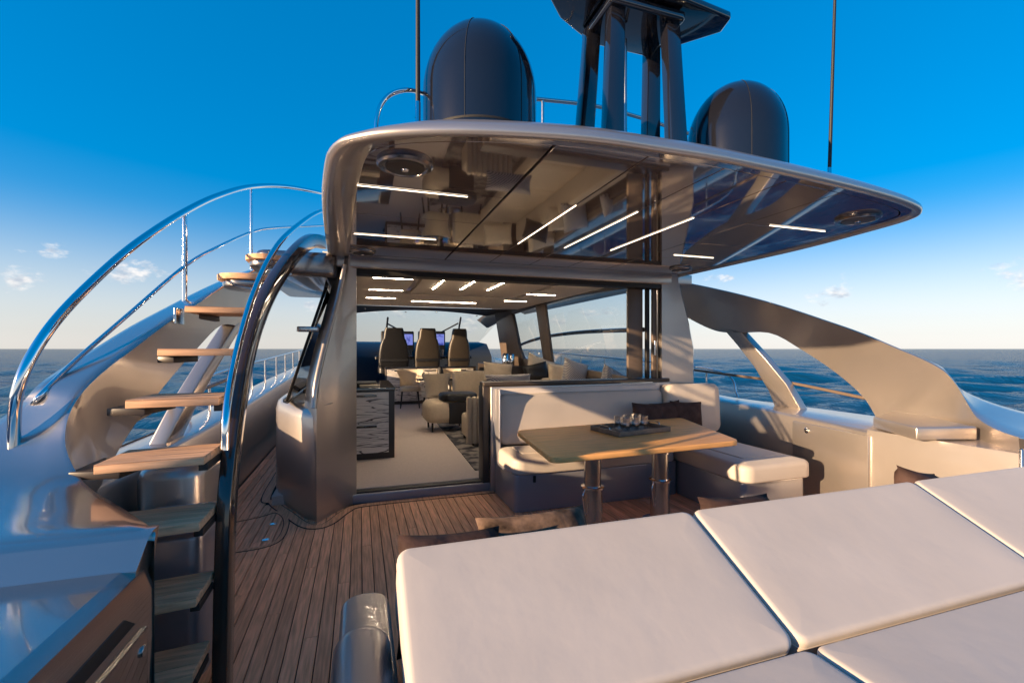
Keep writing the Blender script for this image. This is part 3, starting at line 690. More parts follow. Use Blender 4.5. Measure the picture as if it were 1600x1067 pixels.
def cabin_side(right):
    """moulded end of the deckhouse: lower body with shoulder, upright, dark side glass"""
    f = (lambda p: Vector(p)) if not right else (lambda p: mir(p) + Vector((.06, .0, 0)))
    lab = 'moulded champagne grey deckhouse corner with mirrored side glass next to the side deck' if not right else 'sunlit champagne grey deckhouse corner behind the dining sofa'
    t = thing('deckhouse_corner', lab, 'cabin wall', f((-.4, 4.7, 0)))
    low = [(-.06, 4.87), (-.13, 4.78), (-.22, 4.64), (-.355, 4.335), (-.46, 4.42), (-.62, 4.74), (-.76, 5.02), (-.83, 5.35), (-.84, 6), (-.84, 9), (-.80, 13), (-.4, 13), (-.2, 5.2), (-.03, 4.95)]
    if right: low = [(x, max(y, 4.62 + .1 * x * 0)) for x, y in low]
    rl = lambda z, k: [f((x + (k if x < -.3 and y < 12.5 else 0), y + (abs(k) * .8 if (y < 5 and x < -.2) else 0), z)) for x, y in low]
    loft_rings('lower_body', [rl(0, .01), rl(.06, 0), rl(.35, -.0), rl(.88, .0), rl(.965, .02), rl(1.0, .06), rl(1.01, .12)], 'paint', t, smooth=50)
    # upright: leans inboard and forward with height
    rings = []
    for z, xb, yb, xa, w in ((.0, -.350, 4.285, -.03, 0), (.5, -.352, 4.275, -.03, 0), (.98, -.352, 4.29, -.03, 0), (1.20, -.335, 4.35, -.03, 0), (1.50, -.28, 4.47, -.03, 0), (1.80, -.21, 4.58, -.03, 0), (2.05, -.155, 4.66, -.03, 0), (2.25, -.115, 4.69, -.03, 0), (2.40, -.10, 4.70, -.03, 0)):
        if right: xb -= (.12 if z > 1.2 else .06) ; yb = max(yb, 4.64)
        rings.append([f(p) for p in ((xa, YD + .02, z), (xa, YD + .2, z), (xb - .16 if z > .97 else xb + .05, yb + .62, z), (xb - .12 if z > .97 else xb + .03, yb + .22, z), (xb - .035 if z > .97 else xb - .012, yb + .03, z), (xb, yb, z), ((xb + xa) / 2 - .02, (yb + YD) / 2 + .02, z))])
    loft_rings('upright', rings, 'paint', t, smooth=55)
    # light trim strip along the outer edge of the upright
    if not right:
        tr = [f((xb - .018, yb - .012, z)) for z, xb, yb in ((.99, -.36, 4.30), (1.20, -.342, 4.35), (1.50, -.288, 4.47), (1.80, -.218, 4.58), (2.05, -.163, 4.66), (2.30, -.118, 4.695))]
        tube('trim_strip', tr, .024, 'paint', t, n=12)
    # side glass and roof beam running forward
    gl = [[f((-.62 + .0 * y, y, 1.02)) for y in (4.66, 5.2, 7, 9.5)], [f((-.52, y, 1.35)) for y in (4.72, 5.2, 7, 9.5)], [f((-.40, y, 1.75)) for y in (4.78, 5.2, 7, 9.5)], [f((-.30, y, 2.08)) for y in (4.84, 5.2, 7, 9.5)]]
    if not right:
        sheet('side_glass', gl, 'mirror_glass', t, smooth=60)
        slab('glass_frame', [f((-.63, 4.60, 1.02)), f((-.31, 4.80, 2.10)), f((-.30, 4.88, 2.10)), f((-.62, 4.68, 1.02))], (-.014, 0, 0), 'black_matt', t, bevel=.004)
        slab('window_sill', [f((-.62, 4.60, 1.0)), f((-.65, 9.5, 1.0)), f((-.72, 9.5, 1.0)), f((-.68, 4.75, 1.0))], (0, 0, .035), 'black_matt', t, bevel=.006)
        rbox('lamp_bracket', -.56, -.36, 4.70, 4.80, 1.66, 1.71, 'steel', t, rv=.02, rt=.012, rb=.01)
    z0b = 2.33 if right else 2.06
    sheet('roof_beam', [[f((-.33, y, z0b)) for y in (4.75, 7, 10.5)], [f((-.30, y, max(2.2, z0b + .02))) for y in (4.75, 7, 10.5)], [f((-.22, y, 2.38)) for y in (4.75, 7, 10.5)], [f((-.05, y, 2.52)) for y in (4.75, 7, 10.5)]], 'paint_dark', t)
    return t
cabin_side(False); cabin_side(True)

# ================================================================== SALOON
fl = rbox('saloon_floor', -.80, 4.2, YD + .165, 16, .0, .092, 'carpet', rv=.01, rt=.004); tag(fl, 'cream carpeted saloon floor', 'floor', kind='structure')
cl = thing('saloon_ceiling', 'beige saloon ceiling with recessed tray and strip lights', 'ceiling', (1.7, 7, 2.42)); CZL = 2.42
rbox('ceiling_panel', -.35, 3.75, YD + .21, 5.55, CZL, CZL + .05, 'ceiling_fabric', cl, rv=.004, rt=0)
rbox('ceiling_panel', -.35, .70, 5.555, 10.2, CZL, CZL + .05, 'ceiling_fabric', cl, rv=.004, rt=0)
rbox('ceiling_panel', 2.75, 3.75, 5.555, 10.2, CZL, CZL + .05, 'ceiling_fabric', cl, rv=.004, rt=0)
rbox('ceiling_panel', .705, 2.745, 8.0, 10.2, CZL, CZL + .05, 'ceiling_fabric', cl, rv=.004, rt=0)
rbox('tray_recess', .66, 2.79, 5.5, 8.05, CZL + .055, CZL + .09, 'dark_trim', cl, rv=.004, rt=0)
rbox('tray_panel', .80, 2.65, 5.62, 7.88, CZL + .006, CZL + .05, 'ceiling_fabric', cl, rv=.004, rt=0)
for a, b in (((583, 434), (645, 436)), ((577, 452), (629, 454)), ((572, 465), (618, 466)), ((642, 471), (745, 473)), ((873, 445), (922, 448)), ((825, 459), (865, 462)), ((788, 470), (823, 471))):
    p, q = pz(*a, CZL), pz(*b, CZL); y = min(10, (p.y + q.y) / 2); strip_light((p.x, y, CZL), (q.x, y, CZL), CZL, cl, w=.014, lm='saloon_light')
for a, b in (((697, 439), (673, 452)), ((746, 440), (716, 453)), ((793, 442), (757, 454))):
    p, q = pz(*a, CZL), pz(*b, CZL); x_ = (p.x + q.x) / 2; strip_light((x_, min(p.y, q.y), CZL), (x_, min(7.8, max(p.y, q.y)), CZL), CZL + .006, cl, w=.015, lm='saloon_light')
vz = thing('windscreen', 'wide curved windscreen with dark visor at the front of the saloon', 'windscreen', (1.7, 16, 1.5))
def arcx(x, y0, k=.16): return y0 - k * (x - CB) ** 2
xs = [CB + (i - 10) * .22 for i in range(21)]
sheet('visor', [[(x, arcx(x, 10.4, .02), 2.43) for x in xs], [(x, arcx(x, 12.2, .08), 2.50 - .03 * (x - CB) ** 2 * .3) for x in xs], [(x, arcx(x, 13.4, .12), 2.60 - .045 * (x - CB) ** 2) for x in xs]], 'black_matt', vz)
sheet('pane', [[(x, arcx(x, 13.4, .12), 2.59 - .045 * (x - CB) ** 2) for x in xs], [(x, arcx(x, 16.2, .16), 1.72) for x in xs]], 'glass', vz)
for u in (604, 716):
    b = py(u + (-2 if u < 650 else -2), 532, 15.6); tp = py(u + (2 if u < 650 else 4), 496, 14.8)
    w_ = tube('wiper', [b, tp], .03, 'black_matt', vz, sm=0, n=6); e = py(u + (33 if u < 650 else -34), 523, 15.4); tube('wiper_arm', [py(u, 505, 15.0), e], .025, 'black_matt', vz, sm=0, n=6)
for i, u in enumerate((571, 634, 682, 753, 745)):
    p = py(u, (481, 487, 487, 485, 493)[i], 10.9); lathe('spot_lamp', [(.001, -.02), (.02, -.02), (.02, 0), (.001, 0)], (p.x, p.y, p.z), 'steel', vz, n=10)
ds = thing('helm_console', 'dark blue helm console with two lit chart displays under the windscreen', 'console', (1.7, 15, .1))
rows = [[(x, arcx(x, 14.3, .10), .1) for x in xs], [(x, arcx(x, 14.3, .10), 1.25) for x in xs], [(x, arcx(x, 14.6, .10), 1.48) for x in xs], [(x, arcx(x, 15.0, .12), 1.66) for x in xs], [(x, arcx(x, 16.4, .16), 1.74) for x in xs]]
sheet('console_top', rows, 'dash', ds)
for u0, u1 in ((596, 647), (655, 696)):
    p0, p1 = py(u0, 517, 14.1), py(u1, 548, 14.1); rbox('display_pod', p0.x, p1.x, 14.12, 14.45, 1.40, p0.z, 'black_matt', ds, rv=.03, rt=.03)
for u0, u1 in ((629, 645), (680, 694)):
    a, b = py(u0, 522, 14.08), py(u1, 539, 14.08); rbox('display', a.x, b.x, 14.09, 14.115, b.z, a.z, 'screen', ds, rv=.004, rt=0)
    a, b = py(u0 + 2, 546, 14.05), py(u1 - 1, 562, 14.05); rbox('keypad', a.x, b.x, 14.06, 14.085, b.z, a.z, 'steel', ds, rv=.004, rt=0)
def helm_chair(u, lab, wide, mt):
    p = py(u, 545, 12.9); c = Vector((p.x, 12.9, .092)); t = thing('helm_chair', lab, 'helm chair', c, 'helm chairs')
    h = wide / 2
    lathe('pedestal', [(.28, 0), (.28, .03), (.09, .06), (.09, .78)], c, 'black_matt', t, n=20)
    rbox('seat', c.x - h, c.x + h, c.y - .05, c.y + .6, .80, 1.05, 'black_leather', t, rv=.1, rt=.05)
    prof = [(.98, .96), (1.15, 1.02), (1.40, 1.0), (1.60, .92), (1.74, .80), (1.78, .72), (1.98, .66), (2.06, .58)]
    rings = []
    for z, k in prof:
        rings.append([(c.x + (x - .0), c.y + y - (z - 1) * .12, z) for x, y in rr(-h * k, h * k, -.16, .06, .07, 4)])
    loft_rings('backrest', rings, mt, t, smooth=50, bevel=0)
    rbox('lumbar_band', c.x - h * .98, c.x + h * .98, c.y - .20, c.y - .15, 1.16, 1.24, 'black_leather', t, rv=.02, rt=.01)
    for s in (-1, 1): rbox('armrest', c.x + s * (h + .04) - .05, c.x + s * (h + .04) + .05, c.y, c.y + .5, 1.22, 1.30, 'black_leather', t, rv=.03, rt=.03)
helm_chair(615, 'black helm chair in front of the lit displays', .78, 'black_leather')
helm_chair(667, 'brown leather helm chair standing between the other two', .68, 'chair_leather'); helm_chair(716, 'brown leather helm chair next to the open chart shelf', .62, 'chair_leather')
def cabinet(name, lab, x0, x1, y0, y1, z1, cols, rows_):
    t = thing(name, lab, 'cabinet', ((x0 + x1) / 2, (y0 + y1) / 2, .092))
    rbox('carcass', x0, x1, y0, y1, .094, z1 - .03, 'dark_trim', t, rv=.008, rt=.002)
    rbox('top', x0 - .01, x1 + .01, y0 - .01, y1 + .01, z1 - .029, z1, 'black_gloss', t, rv=.01, rt=.006)
    w = (x1 - x0 - .10) / cols; hh = (z1 - .03 - .19) / rows_
    for i in range(cols):
        for k in range(rows_):
            a = x0 + .03 + i * w; zb = .17 + k * hh
            d = rbox('drawer_front', a + .004, a + w - .004, y0 - .016, y0 - .001, zb + .004, zb + hh - .004, 'zebra', t, rv=.003, rt=0)
            rbox('handle', a + w * .25, a + w * .72, y0 - .034, y0 - .017, zb + hh - .06, zb + hh - .035, 'black_gloss', d, rv=.004, rt=.003)
    return t
cabinet('sideboard', 'near zebra wood sideboard with glossy top just inside the door', -.75, .43, 6.15, 7.6, 1.0, 2, 2)
cabinet('sideboard', 'far zebra wood sideboard behind the dining chairs below the helm', .62, 2.95, 12.0, 12.5, 1.04, 3, 2)
tr = rbox('tray', -.28, .22, 6.4, 6.8, 1.002, 1.05, 'black_matt', rv=.02, rt=.01); tag(tr, 'low black box lying on the near sideboard', 'box')
bk = rbox('book', .0, .25, 6.22, 6.36, 1.002, 1.03, 'cream_fabric', rv=.006, rt=.003); tag(bk, 'pale book lying on the near sideboard by its front edge', 'book')
def din_chair(lab, x, y, rz, mt='cream_fabric'):
    t = thing('dining_chair', lab, 'chair', (0, 0, 0), 'dining chairs')
    rbox('seat', -.25, .25, -.24, .26, .40, .50, mt, t, rv=.1, rt=.04, rb=.02, bulge=.02)
    rows = []
    for z, w, d in ((.46, .25, .0), (.60, .24, .0), (.72, .25, -.02), (.84, .31, -.03), (.90, .31, -.03)):
        rows.append([(w * math.sin(a), -.26 + d + .22 * (1 - math.cos(a)) * (.6 + z * .6), z) for a in [math.radians(-80 + 16 * i) for i in range(11)]])
    sheet('backrest', rows, mt, t, thick=(0, -.04, 0), smooth=50)
    for sx in (-1, 1):
        for sy in (-1, 1): tube('leg', [(sx * .18, sy * .17, .42), (sx * .22, sy * .22, 0)], .022, 'black_matt', t, sm=0, n=8, r1=.014)
    t.location = (x, y, .092); t.rotation_euler = (0, 0, rz); return t
p = pz(660, 632, .092); din_chair('cream dining chair with dark legs in front of the far sideboard drawers', p.x, 9.7, .12)
p2 = py(735, 600, 10.2); din_chair('cream dining chair pushed in beside the round ottoman', p2.x, 10.2, -.15)
p3 = py(640, 600, 11.4); din_chair('cream dining chair across the table in front of the black helm chair', p3.x, 11.3, math.pi - .1)
p4 = py(702, 600, 11.4); din_chair('cream dining chair across the table near the open chart shelf', p4.x, 11.3, math.pi + .1)
t = thing('dining_table', 'dark glass topped dining table between the cream chairs', 'table', (2.0, 10.6, .092))
rbox('table_top', 1.2, 2.75, 10.2, 11.0, .80, .83, 'black_gloss', t, rv=.08, rt=.01); lathe('pedestal', [(.28, 0), (.27, .03), (.08, .08), (.08, .71)], (2.0, 10.6, .092), 'steel', t, n=24)
for i, (u, lab) in enumerate(((688, 'small dark vase on the dining table'),)):
    q = py(u, 560, 10.5); o = lathe('vase', [(.05, 0), (.08, .1), (.06, .2), (.04, .25)], (q.x, 10.5, .832), 'black_matt', n=20); tag(o, lab, 'vase')
# ottoman / armchair
q = pz(712, 645, .10); t = thing('ottoman', 'cream upholstered ottoman with black tray top standing on the rug', 'ottoman', (q.x, 8.0, .102))
ox = 1.52
rbox('seat', ox - .48, ox + .32, 7.65, 8.35, .25, .62, 'cream_fabric', t, rv=.18, rt=.12, rb=.1)
rbox('front_panel', ox - .10, ox + .33, 7.64, 7.70, .24, .60, 'black_leather', t, rv=.02, rt=.02)
rbox('tray_top', ox - .22, ox + .42, 7.62, 8.2, .63, .74, 'black_leather', t, rv=.2, rt=.04)
for a, b in ((-.36, 7.75), (.2, 7.75), (-.36, 8.25), (.2, 8.25)): tube('leg', [(ox + a, b, .26), (ox + a, b, .105)], .016, 'black_matt', t, sm=0, n=8)
rg = slab('rug', [pz(668, 643, .094), pz(742, 735, .094), Vector((3.3, 5.25, .094)), Vector((3.3, 8.7, .094))], (0, 0, .012), 'rug', None, bevel=.004); tag(rg, 'dark patterned rug on the cream saloon floor', 'rug')
# saloon sofa along the window side and its near end panel
t = thing('saloon_sofa', 'long pale sofa under the saloon side windows', 'sofa', (2.9, 7, .092))
rbox('base', 2.55, 3.5, 5.2, 9.6, .094, .36, 'dark_trim', t, rv=.02, rt=.01)
for k in range(4): rbox('seat_cushion', 2.45, 3.3, 5.25 + k * 1.09, 6.33 + k * 1.09, .362, .56, 'cream_fabric', t, rv=.05, rt=.05, bulge=.02)
rbox('backrest', 3.25, 3.5, 5.2, 9.6, .57, .95, 'cream_fabric', t, rv=.06, rt=.06)
rbox('backrest', 1.9, 3.0, 9.65, 9.9, .40, 1.02, 'cream_fabric', t, rv=.06, rt=.06)
t2 = thing('armchair', 'pale armchair with ribbed back turned away from the door', 'armchair', (1.75, 6.3, .106))
rbox('body', 1.52, 2.1, 6.5, 7.2, .18, .5, 'cream_fabric', t2, rv=.08, rt=.05)
for k in range(9): rbox('rib', 1.44 + k * .075, 1.512 + k * .075, 6.36, 6.46, .16, .82, 'cream_fabric', t2, rv=.03, rt=.03)
for a, b in ((1.56, 6.5), (2.05, 6.5), (1.56, 7.1), (2.05, 7.1)): tube('leg', [(a, b, .2), (a, b, .107)], .015, 'black_matt', t2, sm=0, n=8)
pl = [(778, 583, 8.8, .62, .42, .1, 'cream_fabric', 'large plain tan cushion leaning at the far end of the saloon sofa'),
      (838, 582, 8.2, .5, .36, -.2, 'black_leather', 'black cushion among the tan cushions on the saloon sofa'),
      (846, 578, 8.4, .7, .5, .35, 'cream_fabric', 'tan cushion standing tilted behind the black one'),
      (873, 587, 7.4, .42, .42, .1, 'cream_fabric', 'small tan cushion standing upright beside the striped one'),
      (898, 585, 7.0, .5, .48, .3, 'stripe', 'striped cushion standing upright on the saloon sofa'),
      (795, 599, 6.0, .66, .26, 0, 'stripe', 'striped bolster lying flat close to the half wall'),
      (956, 592, 6.3, .42, .34, .45, 'stripe', 'small striped cushion alone at the window end of the sofa')]
for i, (u, v, Y, w, h, r, mt, lab) in enumerate(pl):
    c = py(u, v, Y); pillow('cushion', lab, (c.x, Y, c.z), w, h, .16, r * .5, -.2, mt, 'saloon cushions', roll=r, seed=i)
# starboard saloon wall with windows
wl = thing('saloon_window_wall', 'dark framed row of large side windows beside the saloon sofa', 'window wall', (3.6, 8, .1))
XW = 3.62
def wp_(u, v): return ppl(u, v, 1, 0, .12, XW + .12 * 1.5)
rbox('lower_panel', 3.60, 3.74, YD + .21, 13.2, .094, 1.02, 'dark_trim', wl, rv=.01, rt=.01)
sill = [wp_(1000, 604), wp_(864, 578), wp_(820, 566), wp_(765, 556)]
def yy(P): return [P[0].y, P[1].y]
slab('window_sill', [wp_(998, 592), wp_(862, 568), wp_(826, 562), wp_(790, 553), wp_(786, 572), wp_(862, 590), wp_(998, 612)], (.09, 0, 0), 'wall_trim', wl, bevel=.008)
slab('top_rail', [wp_(1000, 447), wp_(905, 461), wp_(846, 477), wp_(797, 492), wp_(760, 512), wp_(745, 500), wp_(775, 478), wp_(842, 462), wp_(920, 445), wp_(1000, 428)], (.07, 0, 0), 'dark_trim', wl, bevel=.006)
slab('mullion', [wp_(836, 474), wp_(850, 472), wp_(862, 566), wp_(849, 566)], (.06, 0, 0), 'brown_trim', wl, bevel=.006)
slab('mullion', [wp_(772, 485), wp_(799, 485), wp_(811, 545), wp_(822, 572), wp_(786, 572)], (.08, 0, 0), 'brown_trim', wl, bevel=.006)
for P in ([wp_(998, 446), wp_(850, 472), wp_(862, 569), wp_(998, 594)], [wp_(836, 476), wp_(799, 489), wp_(810, 545), wp_(826, 563), wp_(849, 566)]):
    slab('pane', [p + Vector((.03, 0, 0)) for p in P], (.006, 0, 0), 'glass', wl, bevel=0)
tube('curved_bar', [ppl(u, v, 1, 0, .12, XW + .12 * 1.5 + .22) for u, v in ((795, 550), (815, 538), (845, 528), (880, 522), (925, 518), (1005, 515))], .035, 'black_gloss', wl)
rbox('shelf', 3.2, 3.58, 9.9, 12.8, .094, 1.10, 'dark_trim', wl, rv=.02, rt=.01)
for k, (u, lab) in enumerate(((790, 'shiny metal canister on the shelf by the far saloon window'), (799, 'shiny metal canister on the shelf nearer the side windows'))):
    q = py(u, 570, 10.4); o = lathe('canister', [(.07, 0), (.075, .02), (.075, .26), (.05, .29), (.001, .30)], (min(q.x, 3.5), 10.4, 1.101), 'chrome', n=20); tag(o, lab, 'canister')
pw = thing('saloon_inner_wall', 'dark inner saloon wall behind the near sideboard', 'wall', (-.6, 8, .1))
rbox('lining', -.60, -.52, 5.6, 13.2, .094, 1.05, 'dark_trim', pw, rv=.01, rt=.01)

# ================================================================== STAIRCASE
st = thing('staircase', 'open curved staircase with teak treads and glossy dark stringer', 'staircase', (-.8, 2.4, 0))
SP = [(-.60, 2.25, .0), (-.60, 2.27, .25), (-.60, 2.29, .53), (-.60, 2.33, .81), (-.60, 2.42, 1.06), (-.60, 2.55, 1.28), (-.60, 2.72, 1.50), (-.59, 2.98, 1.74), (-.56, 3.40, 2.02), (-.50, 3.95, 2.32), (-.44, 4.45, 2.52), (-.36, 4.85, 2.60)]
sp_ = smooth_path(SP, 6); rings = []
for i, p in enumerate(sp_):
    t_ = (sp_[min(i + 1, len(sp_) - 1)] - sp_[max(i - 1, 0)]).normalized(); nn = t_.cross(Vector((1, 0, 0))).normalized()
    if nn.y > 0: nn = -nn                                             # towards aft / up
    w = .058
    rings.append([p + nn * .0 + Vector((0, 0, 0)), p + Vector((w, 0, 0)), p + Vector((w, 0, 0)) - nn * .125, p - nn * .125])
loft_rings('stringer', rings, 'stringer_lacquer', st, smooth=50, bevel=.008)
TR = [(.26, 2.03, 2.27), (.53, 2.07, 2.33), (.81, 2.11, 2.40), (1.06, 2.17, 2.47), (1.28, 2.38, 2.69), (1.50, 2.68, 2.98), (1.74, 3.02, 3.35), (2.01, 3.50, 3.95), (2.24, 4.0, 4.6)]
for k, (z, y0, y1) in enumerate(TR):
    xr = -.605 if k < 7 else -.56; xl = (-.93, -.93, -.95, -.955, -.95, -.94, -.93, -.93, -.86)[k]
    sk = .12 if k < 4 else .0
    if k >= 7:
        tw = .16 if k == 7 else .2
        P = [(x_, y_, z - .04) for x_, y_ in rr(xl, xr, y0, y1, tw, 6)]
        o = slab('tread', P, (0, 0, .04), 'teak_tread', st, bevel=.006)
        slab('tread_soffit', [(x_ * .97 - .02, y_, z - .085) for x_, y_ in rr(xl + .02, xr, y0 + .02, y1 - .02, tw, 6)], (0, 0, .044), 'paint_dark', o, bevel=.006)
    else:
        nb_ = 3; o = None
        a0, a1 = Vector((xr, y0 + .02, 0)), Vector((xr, y1, 0)); b0, b1 = Vector((xl, y0 - sk * .2, 0)), Vector((xl, y1 - sk * .3, 0))
        core = slab('tread', [(a0.x, a0.y, z - .035), (a1.x, a1.y, z - .035), (b1.x, b1.y, z - .035), (b0.x, b0.y, z - .035)], (0, 0, .031), 'teak_tread', st, bevel=.004)
        for j in range(nb_):
            q0, q1 = j / nb_ + .012, (j + 1) / nb_ - .012
            P = [a0.lerp(a1, q0), a0.lerp(a1, q1), b0.lerp(b1, q1), b0.lerp(b1, q0)]
            slab('slat', [p + Vector((0, 0, z - .0035)) for p in P], (0, 0, .004), 'teak_tread', core, bevel=.001, seg=1)
        xw = -1.09 + .36 * max(0, z - 1) if z > 1.2 else -1.02
        slab('bracket', [(xl + .06, y0 + .03, z - .07), (xl + .10, y1 - .04, z - .07), (xw - .05, y1 + .02, z - .07), (xw - .05, y0 + .06, z - .07)], (0, 0, .032), 'dark_trim', st, bevel=.004)
        rbox('end_cap', xr - .03, xr + .004, y0 + .05, y1 - .03, z - .065, z - .036, 'black_matt', st, rv=.004, rt=.002)
bx_ = thing('stair_locker', 'dark grey moulded box standing on the deck under the treads', 'locker', (-.8, 2.5, 0))
rbox('body', -1.05, -.68, 2.44, 2.95, .0, .66, 'paint_base', bx_, rv=.06, rt=.03)
bx2 = rbox('fairlead_housing', -1.2, -.86, 3.05, 3.75, .02, .84, 'paint', rv=.12, rt=.08); tag(bx2, 'rounded silver moulding behind the stair treads against the bulwark', 'housing')
ld = rbox('upper_landing', -.90, -.20, 4.62, 6.6, 2.17, 2.40, 'paint_dark', rv=.12, rt=.04, rb=.05); tag(ld, 'grey upper landing where the staircase meets the roof', 'landing')
# ---- chrome rails
hr = thing('stair_handrail', 'large curved chrome handrail rising over the staircase arch', 'handrail', (-1.3, 2.5, 1.0))
R1 = [px(24, 724, -1.34), px(22, 672, -1.33), px(27, 615, -1.31), px(50, 556, -1.28), px(100, 486, -1.23), px(180, 408, -1.17), px(235, 365, -1.13), px(290, 330, -1.09), px(340, 306, -1.03), px(390, 292, -.96), px(440, 291, -.80), px(490, 299, -.55), px(530, 308, -.3)]
tube('top_rail', R1, .021, 'chrome', hr, n=16)
R2 = [px(48, 636, -1.37), px(64, 617, -1.31), px(120, 562, -1.26), px(200, 492, -1.18), px(290, 415, -1.09), px(340, 386, -1.03), px(395, 362, -.96), px(430, 356, -.82), px(470, 354, -.66), px(515, 352, -.4)]
tube('mid_rail', R2, .011, 'chrome', hr)
for u, v0, v1, X in ((289, 331, 500, -1.09), (393, 292, 420, -.96)): tube('post', [px(u, v0, X), px(u - (1 if v1 > 450 else 0), v1, X)], .0155, 'chrome', hr, sm=0, n=12)
hr2 = thing('stringer_handrail', 'slender chrome handrail following the dark stair stringer', 'handrail', (-.6, 2.3, 1.0))
R3 = [px(351, 703, -.565), px(353, 650, -.565), px(362, 590, -.565), px(378, 520, -.565), px(400, 450, -.55), px(425, 397, -.52), px(450, 365, -.48), px(488, 336, -.40), px(515, 325, -.3)]
tube('top_rail', R3, .0175, 'chrome', hr2, n=14)

# ================================================================== DINING SOFA, TABLE
sf = thing('corner_sofa', 'cream leather corner sofa with chaise on grey base around the teak table', 'sofa', (2.6, 4.2, 0))
rbox('base', 1.34, 3.12, 3.98, 4.66, .005, .345, 'paint_base', sf, rv=.05, rt=.015)
rbox('base', 3.125, 3.84, 3.13, 4.66, .005, .345, 'paint_base', sf, rv=.05, rt=.015)
rbox('drawer_pull', 1.52, 1.545, 3.968, 3.982, .27, .33, 'black_matt', sf, rv=.003, rt=.002)
c1 = rbox('seat_cushion', 1.325, 3.10, 3.95, 4.53, .347, .50, 'leather', sf, rv=.11, rt=.045, rb=.02, bulge=.012, seg=5, nc=6)
c2 = rbox('seat_cushion', 3.105, 3.88, 3.08, 4.53, .347, .50, 'leather', sf, rv=.10, rt=.045, rb=.02, bulge=.012, seg=5, nc=6)
rbox('inset_pad', 3.27, 3.74, 3.28, 4.15, .500, .520, 'leather', c2, rv=.02, rt=.008)
rbox('inset_pad', 1.45, 3.0, 4.08, 4.40, .500, .520, 'leather', c1, rv=.02, rt=.008)
def tiltx(y0, z0, a):
    def f(p):
        y, z = p.y - y0, p.z - z0; return Vector((p.x, y0 + y * math.cos(a) - z * math.sin(a), z0 + y * math.sin(a) + z * math.cos(a)))
    return f
def back_cushion(name, x0, x1, yc, z0, z1, th, a, r, parent):
    """upright cushion: rounded box lying in XZ"""
    def f(p):                                   # build flat (x, z->y) then stand it up
        q = Vector((p.x, yc - p.z, p.y)); return tiltx(yc, z0, a)(q)
    return rbox(name, x0, x1, z0, z1, -th / 2, th / 2, 'leather', parent, rv=r, rt=.04, rb=.02, bulge=.015, seg=5, nc=6, xf=f)
back_cushion('backrest', 1.36, 3.36, 4.575, .50, 1.03, .13, -.08, .08, sf)
rbox('backrest_cap', 1.35, 3.36, 4.61, 4.668, .95, 1.085, 'leather_grey', sf, rv=.01, rt=.012)
back_cushion('corner_backrest', 3.365, 4.12, 4.53, .50, 1.085, .17, -.06, .10, sf)
rbox('side_trim', 1.338, 1.358, 4.46, 4.668, .345, 1.085, 'paint_base', sf, rv=.006, rt=.004)
tb = thing('dining_table', 'teak topped deck table on two telescopic steel pedestals', 'table', (2.2, 3.5, 0))
TZ = .75
T4 = [pz(862, 716, TZ), pz(1157, 688, TZ), pz(1064, 652, TZ), pz(806, 672, TZ)]
def round_poly(P, r, n=6):
    out = []; m = len(P)
    for i in range(m):
        a, b, c = P[i - 1], P[i], P[(i + 1) % m]; d1 = (a - b).normalized(); d2 = (c - b).normalized()
        p1, p2 = b + d1 * r, b + d2 * r
        for k in range(n + 1):
            t = k / n; out.append(p1 * (1 - t) ** 2 + b * 2 * t * (1 - t) + p2 * t * t)
    return out
tp = round_poly(T4, .09); slab('table_top', [p - Vector((0, 0, .042)) for p in tp], (0, 0, .042), 'teak_table', tb, bevel=.008, seg=3)
for u in (926, 1031):
    a = (u - 800) / F_PX; r = ray(u, 545); Y = 3.42; d = Y / r[1]; c = Vector((r[0] * d, Y, 0))
    pd = lathe('pedestal', [(.15, 0), (.15, .012), (.082, .02), (.080, .36), (.001, .36)], c, 'steel', tb, n=32)
    lathe('collar', [(.080, .345), (.096, .35), (.096, .366), (.072, .372)], c, 'chrome', pd, n=32)
    lathe('pedestal_tube', [(.070, .36), (.070, .60), (.001, .60)], c, 'steel', tb, n=32)
    lathe('collar', [(.070, .588), (.080, .592), (.080, .606), (.05, .612)], c, 'chrome', pd, n=32)
    lathe('pedestal_tube', [(.052, .60), (.052, .709), (.001, .709)], c, 'steel', tb, n=28)
    tube('release_lever', [c + Vector((-.085, -.03, .36)), c + Vector((-.115, -.05, .30)), c + Vector((-.10, -.05, .18)), c + Vector((-.085, -.03, .14))], .005, 'chrome', pd)
# tray with glasses
A, B = pz(930, 668, TZ), pz(1008, 663, TZ); D = pz(958, 687, TZ); Cc = pz(1042, 677, TZ)
tc_ = (A + B + Cc + D) / 4; ex = (Cc - D).normalized(); ey = Vector((-ex.y, ex.x, 0)); hw, hd = .30, .20
tyt = thing('serving_tray', 'dark wooden serving tray holding the tumblers', 'tray', (tc_.x, tc_.y, TZ + .001))
def tq(a, b, z): return tc_ + ex * a + ey * b + Vector((0, 0, z))
slab('tray_floor', [tq(-hw, -hd, .002), tq(hw, -hd, .002), tq(hw, hd, .002), tq(-hw, hd, .002)], (0, 0, .010), 'tray', tyt, bevel=.002, seg=1)
for q in (((-hw, -hd), (hw, -hd + .012)), ((-hw, hd - .012), (hw, hd)), ((-hw, -hd + .013), (-hw + .012, hd - .013)), ((hw - .012, -hd + .013), (hw, hd - .013))):
    (a0, b0), (a1, b1) = q; slab('tray_side', [tq(a0, b0, .003), tq(a1, b0, .003), tq(a1, b1, .003), tq(a0, b1, .003)], (0, 0, .042), 'tray', tyt, bevel=.002, seg=1)
for s in (-1, 1): tube('tray_handle', [tq(s * (hw - .006), -.07, .044), tq(s * (hw - .006), -.05, .065), tq(s * (hw - .006), .05, .065), tq(s * (hw - .006), .07, .044)], .005, 'steel', tyt)
first = None
